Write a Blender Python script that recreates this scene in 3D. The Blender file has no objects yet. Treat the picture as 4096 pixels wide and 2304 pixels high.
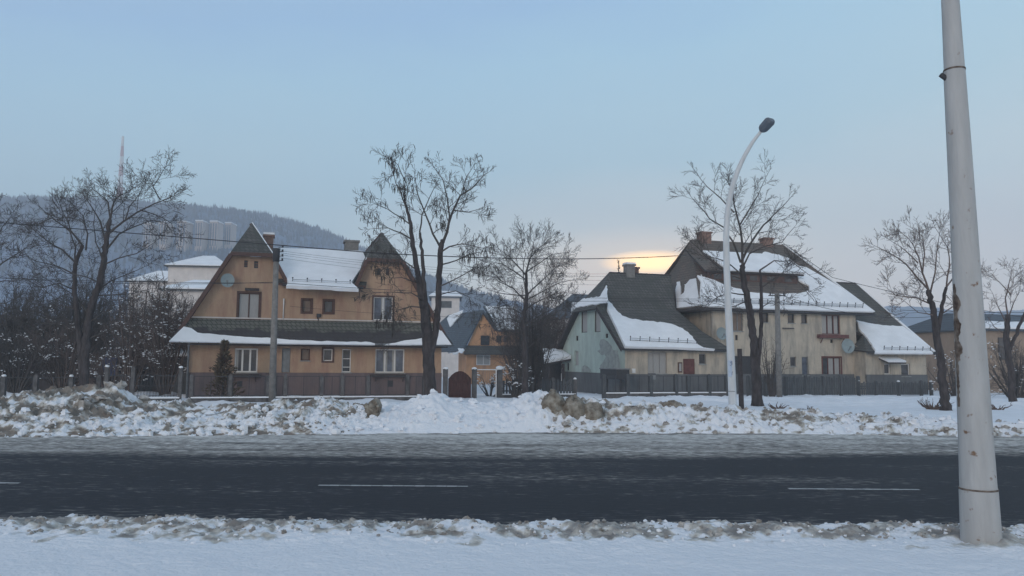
import bpy, math, random
import numpy as np
from mathutils import Vector, Matrix, geometry
R = math.radians
S = bpy.context.scene
COL = S.collection
random.seed(7)
# ------------------------------------------------------------------ camera
CAM_H = 2.2
FPX = 3100.0
PITCH, ROLL = R(5.35), R(0.42)
cam = bpy.data.objects.new('camera', bpy.data.cameras.new('camera'))
COL.objects.link(cam)
cam.data.sensor_width = 36.0
cam.data.lens = 36.0 * FPX / 4096.0
cam.data.clip_start = 0.1
cam.data.clip_end = 6000
CM = Matrix.Rotation(R(90) + PITCH, 3, 'X') @ Matrix.Rotation(ROLL, 3, 'Z')
cam.matrix_world = Matrix.Translation((0, 0, CAM_H)) @ CM.to_4x4()
S.camera = cam
# ------------------------------------------------------------------ world, sun, exposure
SUN_EL, SUN_AZ = R(5), R(205)      # low sun behind the viewer, veiled by haze
w = bpy.data.worlds.new("World"); S.world = w; w.use_nodes = True
nt = w.node_tree; nt.nodes.clear()
out = nt.nodes.new('ShaderNodeOutputWorld'); bg = nt.nodes.new('ShaderNodeBackground')
sky = nt.nodes.new('ShaderNodeTexSky'); sky.sky_type = 'NISHITA'; sky.sun_disc = False
sky.sun_elevation = SUN_EL; sky.sun_rotation = SUN_AZ
sky.air_density = 1.0; sky.dust_density = 2.2; sky.ozone_density = 1.6; sky.altitude = 200
# thin high veil of cloud: the sky above is evened out by a soft pale layer
veil = nt.nodes.new('ShaderNodeValToRGB')
tc = nt.nodes.new('ShaderNodeTexCoord'); sep = nt.nodes.new('ShaderNodeSeparateXYZ')
nt.links.new(tc.outputs['Generated'], sep.inputs[0])
nz = nt.nodes.new('ShaderNodeTexNoise'); nz.inputs['Scale'].default_value = 2.2; nz.inputs['Detail'].default_value = 5
mp = nt.nodes.new('ShaderNodeMapping'); mp.inputs['Scale'].default_value = (1, 1, 3.0)
nt.links.new(tc.outputs['Generated'], mp.inputs[0]); nt.links.new(mp.outputs[0], nz.inputs[0])
ad = nt.nodes.new('ShaderNodeMath'); ad.operation = 'MULTIPLY_ADD'; ad.inputs[1].default_value = 0.16
nt.links.new(nz.outputs[0], ad.inputs[0]); nt.links.new(sep.outputs[2], ad.inputs[2])
# the horizon is warmer towards the right
ax = nt.nodes.new('ShaderNodeMath'); ax.operation = 'MULTIPLY_ADD'; ax.inputs[1].default_value = -0.14
nt.links.new(sep.outputs[0], ax.inputs[0]); nt.links.new(ad.outputs[0], ax.inputs[2])
nt.links.new(ax.outputs[0], veil.inputs[0])
cr = veil.color_ramp
cr.elements[0].position = 0.03; cr.elements[0].color = (10.5, 8.6, 7.0, 1)
cr.elements[1].position = 0.52; cr.elements[1].color = (3.1, 5.3, 8.0, 1)
for p_, c_ in ((0.12, (8.6, 8.2, 7.8, 1)), (0.20, (6.6, 7.8, 8.1, 1)), (0.32, (4.7, 6.9, 8.0, 1)), (0.44, (3.8, 6.3, 8.2, 1)), (0.85, (3.6, 4.3, 5.3, 1))):
    e = cr.elements.new(p_); e.color = c_
mx = nt.nodes.new('ShaderNodeMix'); mx.data_type = 'RGBA'; mx.inputs[0].default_value = 0.85
nt.links.new(sky.outputs[0], mx.inputs[6]); nt.links.new(veil.outputs[0], mx.inputs[7])
# warm patch painted into the sky low over the roofs, imitating a window reflection
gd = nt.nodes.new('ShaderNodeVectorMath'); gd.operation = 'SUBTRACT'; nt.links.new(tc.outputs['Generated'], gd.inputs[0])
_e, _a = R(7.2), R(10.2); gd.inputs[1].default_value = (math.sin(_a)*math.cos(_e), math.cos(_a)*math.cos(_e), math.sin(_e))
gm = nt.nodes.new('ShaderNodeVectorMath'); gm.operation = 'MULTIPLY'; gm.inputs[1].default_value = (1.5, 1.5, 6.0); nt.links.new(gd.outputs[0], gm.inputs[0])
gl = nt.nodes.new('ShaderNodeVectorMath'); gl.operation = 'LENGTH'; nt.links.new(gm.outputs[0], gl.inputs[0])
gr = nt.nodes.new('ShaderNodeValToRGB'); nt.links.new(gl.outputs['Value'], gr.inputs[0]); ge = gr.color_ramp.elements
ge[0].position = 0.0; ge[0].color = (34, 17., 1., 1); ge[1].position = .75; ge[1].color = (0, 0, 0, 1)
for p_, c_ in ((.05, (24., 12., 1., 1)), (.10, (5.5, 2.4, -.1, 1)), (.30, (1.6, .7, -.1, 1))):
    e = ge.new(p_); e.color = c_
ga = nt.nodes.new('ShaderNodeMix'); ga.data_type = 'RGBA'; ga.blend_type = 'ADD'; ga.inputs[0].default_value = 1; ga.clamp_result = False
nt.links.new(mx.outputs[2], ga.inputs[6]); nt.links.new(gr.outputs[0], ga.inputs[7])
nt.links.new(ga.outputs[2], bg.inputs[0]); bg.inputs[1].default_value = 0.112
nt.links.new(bg.outputs[0], out.inputs[0])
sun = bpy.data.objects.new('sun', bpy.data.lights.new('sun', 'SUN')); COL.objects.link(sun)
sun.data.energy = 0.75; sun.data.angle = R(20); sun.data.color = (1.0, 0.84, 0.72)
sd = Vector((math.sin(SUN_AZ) * math.cos(SUN_EL), math.cos(SUN_AZ) * math.cos(SUN_EL), math.sin(R(14))))
sun.rotation_euler = sd.to_track_quat('Z', 'Y').to_euler()
S.cycles.volume_bounces = 3
vs = S.view_settings
vs.view_transform = 'Standard'; vs.look = 'None'; vs.gamma = 1.0; vs.exposure = 0.06; vs.use_curve_mapping = False

# ------------------------------------------------------------------ geometry helpers
C0 = Vector((0, 0, CAM_H))
def ray(px, py): return CM @ Vector(((px - 2048) / FPX, (1152 - py) / FPX, -1.0))
def P(px, py, Y):                       # the point of the place seen there, at distance Y
    d = ray(px, py); return C0 + d * (Y / d.y)
def hitpl(px, py, o, n):
    d = ray(px, py); return C0 + d * ((o - C0).dot(n) / d.dot(n))
def gx(px, Y): return P(px, 1440, Y).x

class MB:
    def __init__(s): s.v = []; s.f = []; s.m = []; s.sm = []
    def add(s, vs_, fs, mi=0, smooth=False):
        b = len(s.v); s.v += [tuple(v) for v in vs_]
        for f in fs: s.f.append(tuple(b + i for i in f)); s.m.append(mi); s.sm.append(smooth)
    def box(s, lo, hi, mi=0):
        x0, y0, z0 = lo; x1, y1, z1 = hi
        s.add([(x0,y0,z0),(x1,y0,z0),(x1,y1,z0),(x0,y1,z0),(x0,y0,z1),(x1,y0,z1),(x1,y1,z1),(x0,y1,z1)],
              [(0,3,2,1),(4,5,6,7),(0,1,5,4),(1,2,6,5),(2,3,7,6),(3,0,4,7)], mi)
    def bar(s, a, b, w_, h_, mi=0):
        a = Vector(a); b = Vector(b); d = (b - a).normalized()
        up = Vector((0,0,1)) if abs(d.z) < .95 else Vector((0,1,0))
        x = d.cross(up).normalized() * w_ / 2; y = x.cross(d).normalized() * h_ / 2
        s.add([a-x-y, a+x-y, a+x+y, a-x+y, b-x-y, b+x-y, b+x+y, b-x+y],
              [(0,1,2,3),(7,6,5,4),(0,4,5,1),(1,5,6,2),(2,6,7,3),(3,7,4,0)], mi)
    def tube(s, pts, rad, n=8, mi=0, cap=True):
        pts = [Vector(p) for p in pts]; N = len(pts)
        vs_ = []; ref = None
        for i, p in enumerate(pts):
            d = (pts[min(i+1, N-1)] - pts[max(i-1, 0)])
            d = d.normalized() if d.length > 1e-9 else Vector((0,0,1))
            if ref is None: ref = d.orthogonal().normalized()
            ref = (ref - d * ref.dot(d)); ref = ref.normalized() if ref.length > 1e-6 else d.orthogonal().normalized()
            bi = d.cross(ref); r = rad[i] if isinstance(rad, (list, tuple)) else rad
            for k in range(n):
                a = 2 * math.pi * k / n
                vs_.append(p + (ref * math.cos(a) + bi * math.sin(a)) * r)
        fs = [(i*n+k, i*n+(k+1) % n, (i+1)*n+(k+1) % n, (i+1)*n+k) for i in range(N-1) for k in range(n)]
        if cap: fs += [tuple(range(n-1, -1, -1)), tuple((N-1)*n+k for k in range(n))]
        s.add(vs_, fs, mi, True)
    def slab(s, pts, t, mi=0, mi_under=None, down=None):       # planar polygon thickened downwards by t
        pts = [Vector(p) for p in pts]; n = geometry.normal(pts) if len(pts) > 2 else Vector((0,0,1))
        if n.z < 0: pts = pts[::-1]; n = -n
        k = len(pts); dv = Vector(down) * t if down else -n * t
        low = [p + dv for p in pts]
        tri = geometry.tessellate_polygon([pts])
        s.add(pts, tri, mi)
        s.add(low, [t_[::-1] for t_ in tri], mi if mi_under is None else mi_under)
        b = mi if mi_under is None else mi_under
        s.add(pts + low, [(i, k+i, k+(i+1) % k, (i+1) % k) for i in range(k)], b)
    def blob(s, c, r, seed=0, mi=0, n=10, m=7, amp=.25, sq=(1,1,1)):
        rr = random.Random(seed); ph = [rr.uniform(0, 6.28) for _ in range(6)]
        vs_ = []
        for j in range(m+1):
            t = math.pi * j / m
            for i in range(n):
                a = 2*math.pi*i/n
                q = 1 + amp*(math.sin(2*a+ph[0])*math.sin(3*t+ph[1]) + .6*math.sin(5*a+ph[2]+4*t) + .4*rr.uniform(-1,1))
                vs_.append((c[0]+r*q*math.sin(t)*math.cos(a)*sq[0], c[1]+r*q*math.sin(t)*math.sin(a)*sq[1], c[2]+r*q*math.cos(t)*sq[2]))
        fs = [(j*n+i, (j+1)*n+i, (j+1)*n+(i+1) % n, j*n+(i+1) % n) for j in range(m) for i in range(n)]
        s.add(vs_, fs, mi, True)
    def build(s, name, mats, parent=None, label=None):
        me = bpy.data.meshes.new(name); me.from_pydata(s.v, [], s.f); me.validate(); me.update()
        if not isinstance(mats, (list, tuple)): mats = [mats]
        for m_ in mats: me.materials.append(m_)
        if len(me.polygons) == len(s.m):
            me.polygons.foreach_set('material_index', s.m); me.polygons.foreach_set('use_smooth', s.sm)
        o = bpy.data.objects.new(name, me); COL.objects.link(o)
        if parent: o.parent = parent
        if label: o['label'] = label
        return o
def tag(o, label, cat, group=None):
    o['label'] = label; o['category'] = cat
    if group: o['group'] = group
    return o
def thing(name, label, cat, loc=(0,0,0), rz=0, group=None):
    o = bpy.data.objects.new(name, None); COL.objects.link(o); o.empty_display_size = .3
    o.location = loc; o.rotation_euler = (0,0,rz); tag(o, label, cat, group); return o
def struct(o, kind='structure', label=None):
    o['kind'] = kind
    if label: o['label'] = label
    return o
def copy_tree(o, parent=None):
    c = o.copy(); COL.objects.link(c)
    if parent: c.parent = parent
    for ch in [x for x in o.children]: copy_tree(ch, c)
    return c

# ------------------------------------------------------------------ materials
def mat(name, base, rough=.85, var=.12, scale=3.0, bump=.0, bscale=20., spec=.3, detail=6, metallic=0., c2=None, stretch=(1,1,1), lo=.35, hi=.65):
    m = bpy.data.materials.new(name); m.use_nodes = True; t = m.node_tree; b = t.nodes['Principled BSDF']
    b.inputs['Roughness'].default_value = rough; b.inputs['Specular IOR Level'].default_value = spec
    b.inputs['Metallic'].default_value = metallic
    tc = t.nodes.new('ShaderNodeTexCoord'); mp = t.nodes.new('ShaderNodeMapping'); mp.inputs['Scale'].default_value = stretch
    t.links.new(tc.outputs['Object'], mp.inputs[0])
    n = t.nodes.new('ShaderNodeTexNoise'); n.inputs['Scale'].default_value = scale; n.inputs['Detail'].default_value = detail
    n.inputs['Roughness'].default_value = .62; t.links.new(mp.outputs[0], n.inputs[0])
    cr = t.nodes.new('ShaderNodeValToRGB'); t.links.new(n.outputs[0], cr.inputs[0])
    a = tuple(x*(1-var) for x in base); c = c2 or tuple(min(1, x*(1+var)) for x in base)
    cr.color_ramp.elements[0].position = lo; cr.color_ramp.elements[0].color = (*a, 1); cr.color_ramp.elements[1].position = hi; cr.color_ramp.elements[1].color = (*c, 1)
    t.links.new(cr.outputs[0], b.inputs['Base Color'])
    if bump:
        n2 = t.nodes.new('ShaderNodeTexNoise'); n2.inputs['Scale'].default_value = bscale; n2.inputs['Detail'].default_value = 5
        t.links.new(mp.outputs[0], n2.inputs[0])
        bp = t.nodes.new('ShaderNodeBump'); bp.inputs['Strength'].default_value = bump; bp.inputs['Distance'].default_value = .05
        t.links.new(n2.outputs[0], bp.inputs['Height']); t.links.new(bp.outputs[0], b.inputs['Normal'])
    return m
def stucco(name, base, stain, amt=.5, peel=None):
    m = mat(name, base, .92, .10, .9, .35, 14)
    t = m.node_tree; b = t.nodes['Principled BSDF']; src = b.inputs['Base Color'].links[0].from_socket
    tc = t.nodes.new('ShaderNodeTexCoord'); mp = t.nodes.new('ShaderNodeMapping'); mp.inputs['Scale'].default_value = (1.3, 1.3, .28)
    t.links.new(tc.outputs['Object'], mp.inputs[0])
    n = t.nodes.new('ShaderNodeTexNoise'); n.inputs['Scale'].default_value = 1.4; n.inputs['Detail'].default_value = 8; n.inputs['Roughness'].default_value = .7
    t.links.new(mp.outputs[0], n.inputs[0])
    r = t.nodes.new('ShaderNodeMapRange'); r.inputs[1].default_value = .44; r.inputs[2].default_value = .66; r.inputs[4].default_value = amt
    t.links.new(n.outputs[0], r.inputs[0])
    x = t.nodes.new('ShaderNodeMix'); x.data_type = 'RGBA'; x.inputs[7].default_value = (*stain, 1)
    t.links.new(r.outputs[0], x.inputs[0]); t.links.new(src, x.inputs[6]); last = x.outputs[2]
    if peel:
        n3 = t.nodes.new('ShaderNodeTexNoise'); n3.inputs['Scale'].default_value = 1.1; n3.inputs['Detail'].default_value = 3
        t.links.new(tc.outputs['Object'], n3.inputs[0])
        r3 = t.nodes.new('ShaderNodeMapRange'); r3.inputs[1].default_value = .64; r3.inputs[2].default_value = .65
        t.links.new(n3.outputs[0], r3.inputs[0])
        x3 = t.nodes.new('ShaderNodeMix'); x3.data_type = 'RGBA'; x3.inputs[7].default_value = (*peel, 1)
        t.links.new(r3.outputs[0], x3.inputs[0]); t.links.new(last, x3.inputs[6]); last = x3.outputs[2]
    t.links.new(last, b.inputs['Base Color'])
    return m
def tiles(name, c1, c2, moss=(.05,.055,.04)):
    m = bpy.data.materials.new(name); m.use_nodes = True; t = m.node_tree; b = t.nodes['Principled BSDF']; b.inputs['Roughness'].default_value = .85
    tc = t.nodes.new('ShaderNodeTexCoord'); s = t.nodes.new('ShaderNodeSeparateXYZ'); t.links.new(tc.outputs['Object'], s.inputs[0])
    a = t.nodes.new('ShaderNodeMath'); a.operation = 'MULTIPLY_ADD'; a.inputs[1].default_value = .97
    t.links.new(s.outputs[1], a.inputs[0]); t.links.new(s.outputs[0], a.inputs[2])
    zz = t.nodes.new('ShaderNodeMath'); zz.operation = 'MULTIPLY'; zz.inputs[1].default_value = 1.3; t.links.new(s.outputs[2], zz.inputs[0])
    c = t.nodes.new('ShaderNodeCombineXYZ'); t.links.new(a.outputs[0], c.inputs[0]); t.links.new(zz.outputs[0], c.inputs[1])
    br = t.nodes.new('ShaderNodeTexBrick'); br.inputs['Scale'].default_value = 1; br.inputs['Brick Width'].default_value = .24; br.inputs['Row Height'].default_value = .26
    br.inputs['Mortar Size'].default_value = .022; br.inputs['Color1'].default_value = (*c1,1); br.inputs['Color2'].default_value = (*c2,1); br.inputs['Mortar'].default_value = (.02,.02,.02,1)
    br.inputs['Mortar Smooth'].default_value = .6
    t.links.new(c.outputs[0], br.inputs[0])
    n = t.nodes.new('ShaderNodeTexNoise'); n.inputs['Scale'].default_value = 1.1; n.inputs['Detail'].default_value = 8; t.links.new(tc.outputs['Object'], n.inputs[0])
    r = t.nodes.new('ShaderNodeMapRange'); r.inputs[1].default_value = .42; r.inputs[2].default_value = .66; r.inputs[4].default_value = .8; t.links.new(n.outputs[0], r.inputs[0])
    x = t.nodes.new('ShaderNodeMix'); x.data_type = 'RGBA'; x.inputs[7].default_value = (*moss,1)
    t.links.new(r.outputs[0], x.inputs[0]); t.links.new(br.outputs[0], x.inputs[6]); t.links.new(x.outputs[2], b.inputs['Base Color'])
    bp = t.nodes.new('ShaderNodeBump'); bp.inputs['Strength'].default_value = .8; bp.inputs['Distance'].default_value = .03; bp.invert = True
    t.links.new(br.outputs['Fac'], bp.inputs['Height']); t.links.new(bp.outputs[0], b.inputs['Normal'])
    return m
def glass_mat(name, base):
    m = mat(name, base, .12, .35, 2.2, 0, spec=.5); return m
def dirty_snow(name, dark, brown=(.16,.11,.07)):
    # snow with grime: attribute «grime» carries where ploughed-up dirt lies
    m = bpy.data.materials.new(name); m.use_nodes = True; t = m.node_tree; b = t.nodes['Principled BSDF']; b.inputs['Roughness'].default_value = .8
    b.inputs['Specular IOR Level'].default_value = .25
    tc = t.nodes.new('ShaderNodeTexCoord')
    at = t.nodes.new('ShaderNodeAttribute'); at.attribute_name = 'grime'
    n = t.nodes.new('ShaderNodeTexNoise'); n.inputs['Scale'].default_value = 3.2; n.inputs['Detail'].default_value = 10; n.inputs['Roughness'].default_value = .7
    t.links.new(tc.outputs['Object'], n.inputs[0])
    a = t.nodes.new('ShaderNodeMath'); a.operation = 'MULTIPLY_ADD'; a.inputs[1].default_value = 1.1; a.inputs[2].default_value = -.55
    t.links.new(n.outputs[0], a.inputs[0])
    s = t.nodes.new('ShaderNodeMath'); s.operation = 'ADD'; t.links.new(a.outputs[0], s.inputs[0]); t.links.new(at.outputs['Fac'], s.inputs[1])
    cr = t.nodes.new('ShaderNodeValToRGB'); t.links.new(s.outputs[0], cr.inputs[0]); e = cr.color_ramp.elements
    e[0].position = .10; e[0].color = (.76,.78,.82,1); e[1].position = .85; e[1].color = (*dark,1)
    k = cr.color_ramp.elements.new(.32); k.color = (.50,.48,.44,1)
    k = cr.color_ramp.elements.new(.5); k.color = (*tuple(x*1.5 for x in dark),1)
    n2 = t.nodes.new('ShaderNodeTexNoise'); n2.inputs['Scale'].default_value = .7; n2.inputs['Detail'].default_value = 3; t.links.new(tc.outputs['Object'], n2.inputs[0])
    r = t.nodes.new('ShaderNodeMapRange'); r.inputs[1].default_value = .52; r.inputs[2].default_value = .62; t.links.new(n2.outputs[0], r.inputs[0])
    mu = t.nodes.new('ShaderNodeMath'); mu.operation = 'MULTIPLY'; t.links.new(r.outputs[0], mu.inputs[0])
    r2 = t.nodes.new('ShaderNodeMapRange'); r2.inputs[1].default_value = .3; r2.inputs[2].default_value = .7; r2.inputs[4].default_value = .7; t.links.new(s.outputs[0], r2.inputs[0]); t.links.new(r2.outputs[0], mu.inputs[1])
    x = t.nodes.new('ShaderNodeMix'); x.data_type = 'RGBA'; x.inputs[7].default_value = (*brown,1)
    t.links.new(mu.outputs[0], x.inputs[0]); t.links.new(cr.outputs[0], x.inputs[6]); t.links.new(x.outputs[2], b.inputs['Base Color'])
    n4 = t.nodes.new('ShaderNodeTexNoise'); n4.inputs['Scale'].default_value = 14; n4.inputs['Detail'].default_value = 6; t.links.new(tc.outputs['Object'], n4.inputs[0])
    bp = t.nodes.new('ShaderNodeBump'); bp.inputs['Strength'].default_value = .7; bp.inputs['Distance'].default_value = .05
    t.links.new(n4.outputs[0], bp.inputs['Height']); t.links.new(bp.outputs[0], b.inputs['Normal'])
    return m
M = {}
M['snow'] = mat('snow', (.76,.78,.82), .75, .05, 1.5, .35, 5, spec=.25)
M['roofsnow'] = mat('roof_snow', (.82,.83,.85), .8, .06, 1.0, .6, 2.2, spec=.2)
M['dsnow'] = dirty_snow('ploughed_snow', (.175,.155,.135), (.21,.145,.105))
M['vsnow'] = dirty_snow('verge_snow', (.21,.20,.19), (.24,.19,.15))
M['ochre'] = stucco('ochre_plaster', (.43,.29,.195), (.32,.18,.135), .85)
M['brownplinth'] = stucco('brown_plinth', (.165,.12,.116), (.10,.085,.087), .85)
M['mint'] = stucco('mint_plaster', (.44,.52,.47), (.32,.37,.35), .8)
M['cream'] = stucco('cream_plaster', (.50,.43,.345), (.25,.23,.205), .95)
M['bare'] = mat('bare_render', (.31,.33,.315), .95, .2, 3, .4, 12)
M['greyplinth'] = stucco('grey_plinth', (.135,.14,.145), (.09,.09,.095), .8)
M['orange'] = stucco('orange_plaster', (.60,.32,.17), (.30,.18,.13), .5)
M['pale'] = stucco('pale_plaster', (.62,.56,.52), (.45,.42,.42), .4)
M['tile'] = tiles('grey_tiles', (.125,.118,.11), (.085,.083,.08), (.06,.064,.056))
M['tilewarm'] = tiles('brown_grey_tiles', (.175,.135,.11), (.13,.10,.085), (.095,.09,.08))
M['duskwall'] = stucco('dull_tan_plaster', (.30,.225,.17), (.20,.15,.12), .7)
M['tiledark'] = tiles('brown_tiles', (.115,.09,.09), (.08,.07,.075), (.13,.12,.10))
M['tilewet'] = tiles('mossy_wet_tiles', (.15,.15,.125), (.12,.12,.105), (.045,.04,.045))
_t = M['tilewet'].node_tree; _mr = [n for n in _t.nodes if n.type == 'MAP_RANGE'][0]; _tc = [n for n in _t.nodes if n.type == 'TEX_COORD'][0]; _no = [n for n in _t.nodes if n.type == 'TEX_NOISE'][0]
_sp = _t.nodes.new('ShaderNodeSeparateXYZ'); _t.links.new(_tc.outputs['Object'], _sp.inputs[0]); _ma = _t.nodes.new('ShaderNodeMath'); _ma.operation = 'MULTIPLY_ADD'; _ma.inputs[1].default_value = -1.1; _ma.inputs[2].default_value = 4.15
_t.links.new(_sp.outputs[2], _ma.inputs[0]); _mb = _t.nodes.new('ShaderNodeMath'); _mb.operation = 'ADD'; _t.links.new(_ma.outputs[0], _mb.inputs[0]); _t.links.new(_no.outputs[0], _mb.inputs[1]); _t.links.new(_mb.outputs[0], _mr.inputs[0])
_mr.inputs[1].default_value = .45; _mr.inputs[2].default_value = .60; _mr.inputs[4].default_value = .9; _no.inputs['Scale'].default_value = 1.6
M['tileblue'] = tiles('slate_tiles', (.10,.13,.16), (.08,.10,.13), (.07,.09,.11))
M['woodbrown'] = mat('brown_wood', (.10,.055,.045), .7, .3, 8, .2, 30, stretch=(1,1,6))
M['wooddark'] = mat('dark_wood', (.055,.045,.045), .8, .3, 8, .2, 30)
M['doorred'] = mat('red_brown_paint', (.13,.05,.045), .55, .25, 5, .1, 20)
M['gatered'] = mat('rusty_red_board', (.065,.029,.026), .8, .35, 6, .3, 25, stretch=(4,4,.6))
M['white'] = mat('white_paint', (.72,.70,.68), .5, .06, 5)
M['curtain'] = mat('curtain', (.36,.35,.34), .8, .14, 9, .2, 12, stretch=(8,8,.4))
M['glass'] = glass_mat('window_glass', (.045,.05,.06))
M['glassblue'] = glass_mat('window_glass_blue', (.10,.12,.16))
M['shutter'] = mat('roller_shutter', (.20,.15,.12), .7, .1, 2, .1, 5)
M['metal'] = mat('galvanised_metal', (.22,.225,.23), .55, .15, 5, metallic=.3)
M['iron'] = mat('dark_iron', (.045,.045,.05), .6, .2, 9)
M['fencegrey'] = mat('weathered_fence_wood', (.075,.08,.085), .9, .35, 4, .2, 20, stretch=(5,5,.5))
M['concrete'] = mat('concrete', (.30,.30,.29), .9, .2, 4, .25, 30)
M['postconc'] = mat('mossy_concrete', (.10,.095,.095), .9, .3, 4, .25, 30)
M['brick'] = mat('chimney_brick', (.24,.15,.12), .9, .2, 7, .3, 20)
M['chimgrey'] = mat('chimney_render', (.20,.19,.18), .9, .2, 5, .3, 20)
M['bark'] = mat('bark', (.055,.047,.048), .95, .45, 7, 1.0, 22, stretch=(1,1,.3))
M['twig'] = mat('twigs', (.075,.065,.062), .9, .25, 3)
M['twigbrown'] = mat('brown_twigs', (.125,.095,.085), .9, .3, 3)
M['pod'] = mat('seed_pods', (.045,.04,.035), .8, .3, 3)
M['thuja'] = mat('withered_thuja', (.10,.05,.042), .9, .4, 5, c2=(.13,.11,.07))
M['green'] = mat('dark_needles', (.045,.06,.045), .9, .4, 5)
M['wire'] = mat('cable', (.03,.03,.035), .6, .1, 2)
M['dish'] = mat('dish_paint', (.24,.29,.30), .5, .08, 4)
M['lamp'] = mat('lamp_housing', (.10,.12,.15), .5, .15, 6)
M['paintpole'] = mat('street_lamp_paint', (.56,.58,.60), .6, .10, 3, .1, 25, stretch=(2,2,.4))
M['bluetarp'] = mat('blue_sheet', (.03,.06,.16), .6, .3, 3)
M['shed'] = mat('dark_shed_boards', (.06,.055,.06), .9, .3, 5, .2, 18, stretch=(4,4,.5))
M['gritsnow'] = mat('gritty_snow', (.28,.25,.22), .95, .3, 6, .6, 14, c2=(.5,.48,.46))
M['mudsnow'] = mat('muddy_snow', (.16,.12,.085), .95, .35, 4, .8, 9, c2=(.33,.31,.27))
M['ink'] = mat('blue_ink', (.06,.09,.2), .6, .1, 5)
M['sticker'] = mat('sticker_paper', (.42,.50,.62), .6, .08, 5)
M['marking'] = mat('worn_road_paint', (.34,.34,.34), .8, .4, 30, c2=(.46,.46,.46), lo=.3, hi=.55, stretch=(1,3,1))
def rustpole():
    m = mat('tram_pole_paint', (.38,.375,.37), .6, .10, 2.2, .15, 18, stretch=(3,3,.5))
    t = m.node_tree; b = t.nodes['Principled BSDF']; src = b.inputs['Base Color'].links[0].from_socket
    tc = t.nodes.new('ShaderNodeTexCoord')
    n = t.nodes.new('ShaderNodeTexNoise'); n.inputs['Scale'].default_value = 9; n.inputs['Detail'].default_value = 6; t.links.new(tc.outputs['Object'], n.inputs[0])
    r = t.nodes.new('ShaderNodeMapRange'); r.inputs[1].default_value = .66; r.inputs[2].default_value = .73; t.links.new(n.outputs[0], r.inputs[0])
    x = t.nodes.new('ShaderNodeMix'); x.data_type = 'RGBA'; x.inputs[7].default_value = (.17,.10,.06,1)
    t.links.new(r.outputs[0], x.inputs[0]); t.links.new(src, x.inputs[6]); t.links.new(x.outputs[2], b.inputs['Base Color'])
    return m
M['pole'] = rustpole()
M['rust'] = mat('rust_patch', (.10,.06,.045), .9, .5, 9, .4, 25, c2=(.22,.18,.15))
def asphalt():
    m = bpy.data.materials.new('road_surface'); m.use_nodes = True; t = m.node_tree; b = t.nodes['Principled BSDF']
    tc = t.nodes.new('ShaderNodeTexCoord'); at = t.nodes.new('ShaderNodeAttribute'); at.attribute_name = 'slush'
    mp = t.nodes.new('ShaderNodeMapping'); mp.inputs['Scale'].default_value = (1.3, 3.6, 1); t.links.new(tc.outputs['Object'], mp.inputs[0])
    n = t.nodes.new('ShaderNodeTexNoise'); n.inputs['Scale'].default_value = 2.6; n.inputs['Detail'].default_value = 10; n.inputs['Roughness'].default_value = .68; t.links.new(mp.outputs[0], n.inputs[0])
    a = t.nodes.new('ShaderNodeMath'); a.operation = 'MULTIPLY_ADD'; a.inputs[1].default_value = 2.3; a.inputs[2].default_value = -1.15; t.links.new(n.outputs[0], a.inputs[0])
    s = t.nodes.new('ShaderNodeMath'); s.operation = 'ADD'; t.links.new(a.outputs[0], s.inputs[0]); t.links.new(at.outputs['Fac'], s.inputs[1])
    cr = t.nodes.new('ShaderNodeValToRGB'); e = cr.color_ramp.elements; t.links.new(s.outputs[0], cr.inputs[0])
    e[0].position = .1; e[0].color = (.026,.027,.033,1); e[1].position = 1.0; e[1].color = (.60,.585,.56,1)
    for p, c in ((.3,(.045,.047,.055,1)), (.5,(.15,.142,.135,1)), (.8,(.34,.325,.305,1))):
        k = cr.color_ramp.elements.new(p); k.color = c
    t.links.new(cr.outputs[0], b.inputs['Base Color'])
    rr = t.nodes.new('ShaderNodeMapRange'); rr.inputs[3].default_value = .62; rr.inputs[4].default_value = .85; t.links.new(s.outputs[0], rr.inputs[0]); t.links.new(rr.outputs[0], b.inputs['Roughness'])
    b.inputs['Specular IOR Level'].default_value = .08
    n2 = t.nodes.new('ShaderNodeTexNoise'); n2.inputs['Scale'].default_value = 60; n2.inputs['Detail'].default_value = 3; t.links.new(tc.outputs['Object'], n2.inputs[0])
    bp = t.nodes.new('ShaderNodeBump'); bp.inputs['Strength'].default_value = .3; bp.inputs['Distance'].default_value = .02
    ms = t.nodes.new('ShaderNodeMath'); ms.operation = 'MULTIPLY_ADD'; ms.inputs[1].default_value = 2.; t.links.new(s.outputs[0], ms.inputs[0]); t.links.new(n2.outputs[0], ms.inputs[2])
    t.links.new(ms.outputs[0], bp.inputs['Height']); t.links.new(bp.outputs[0], b.inputs['Normal'])
    return m
M['road'] = asphalt()
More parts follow.
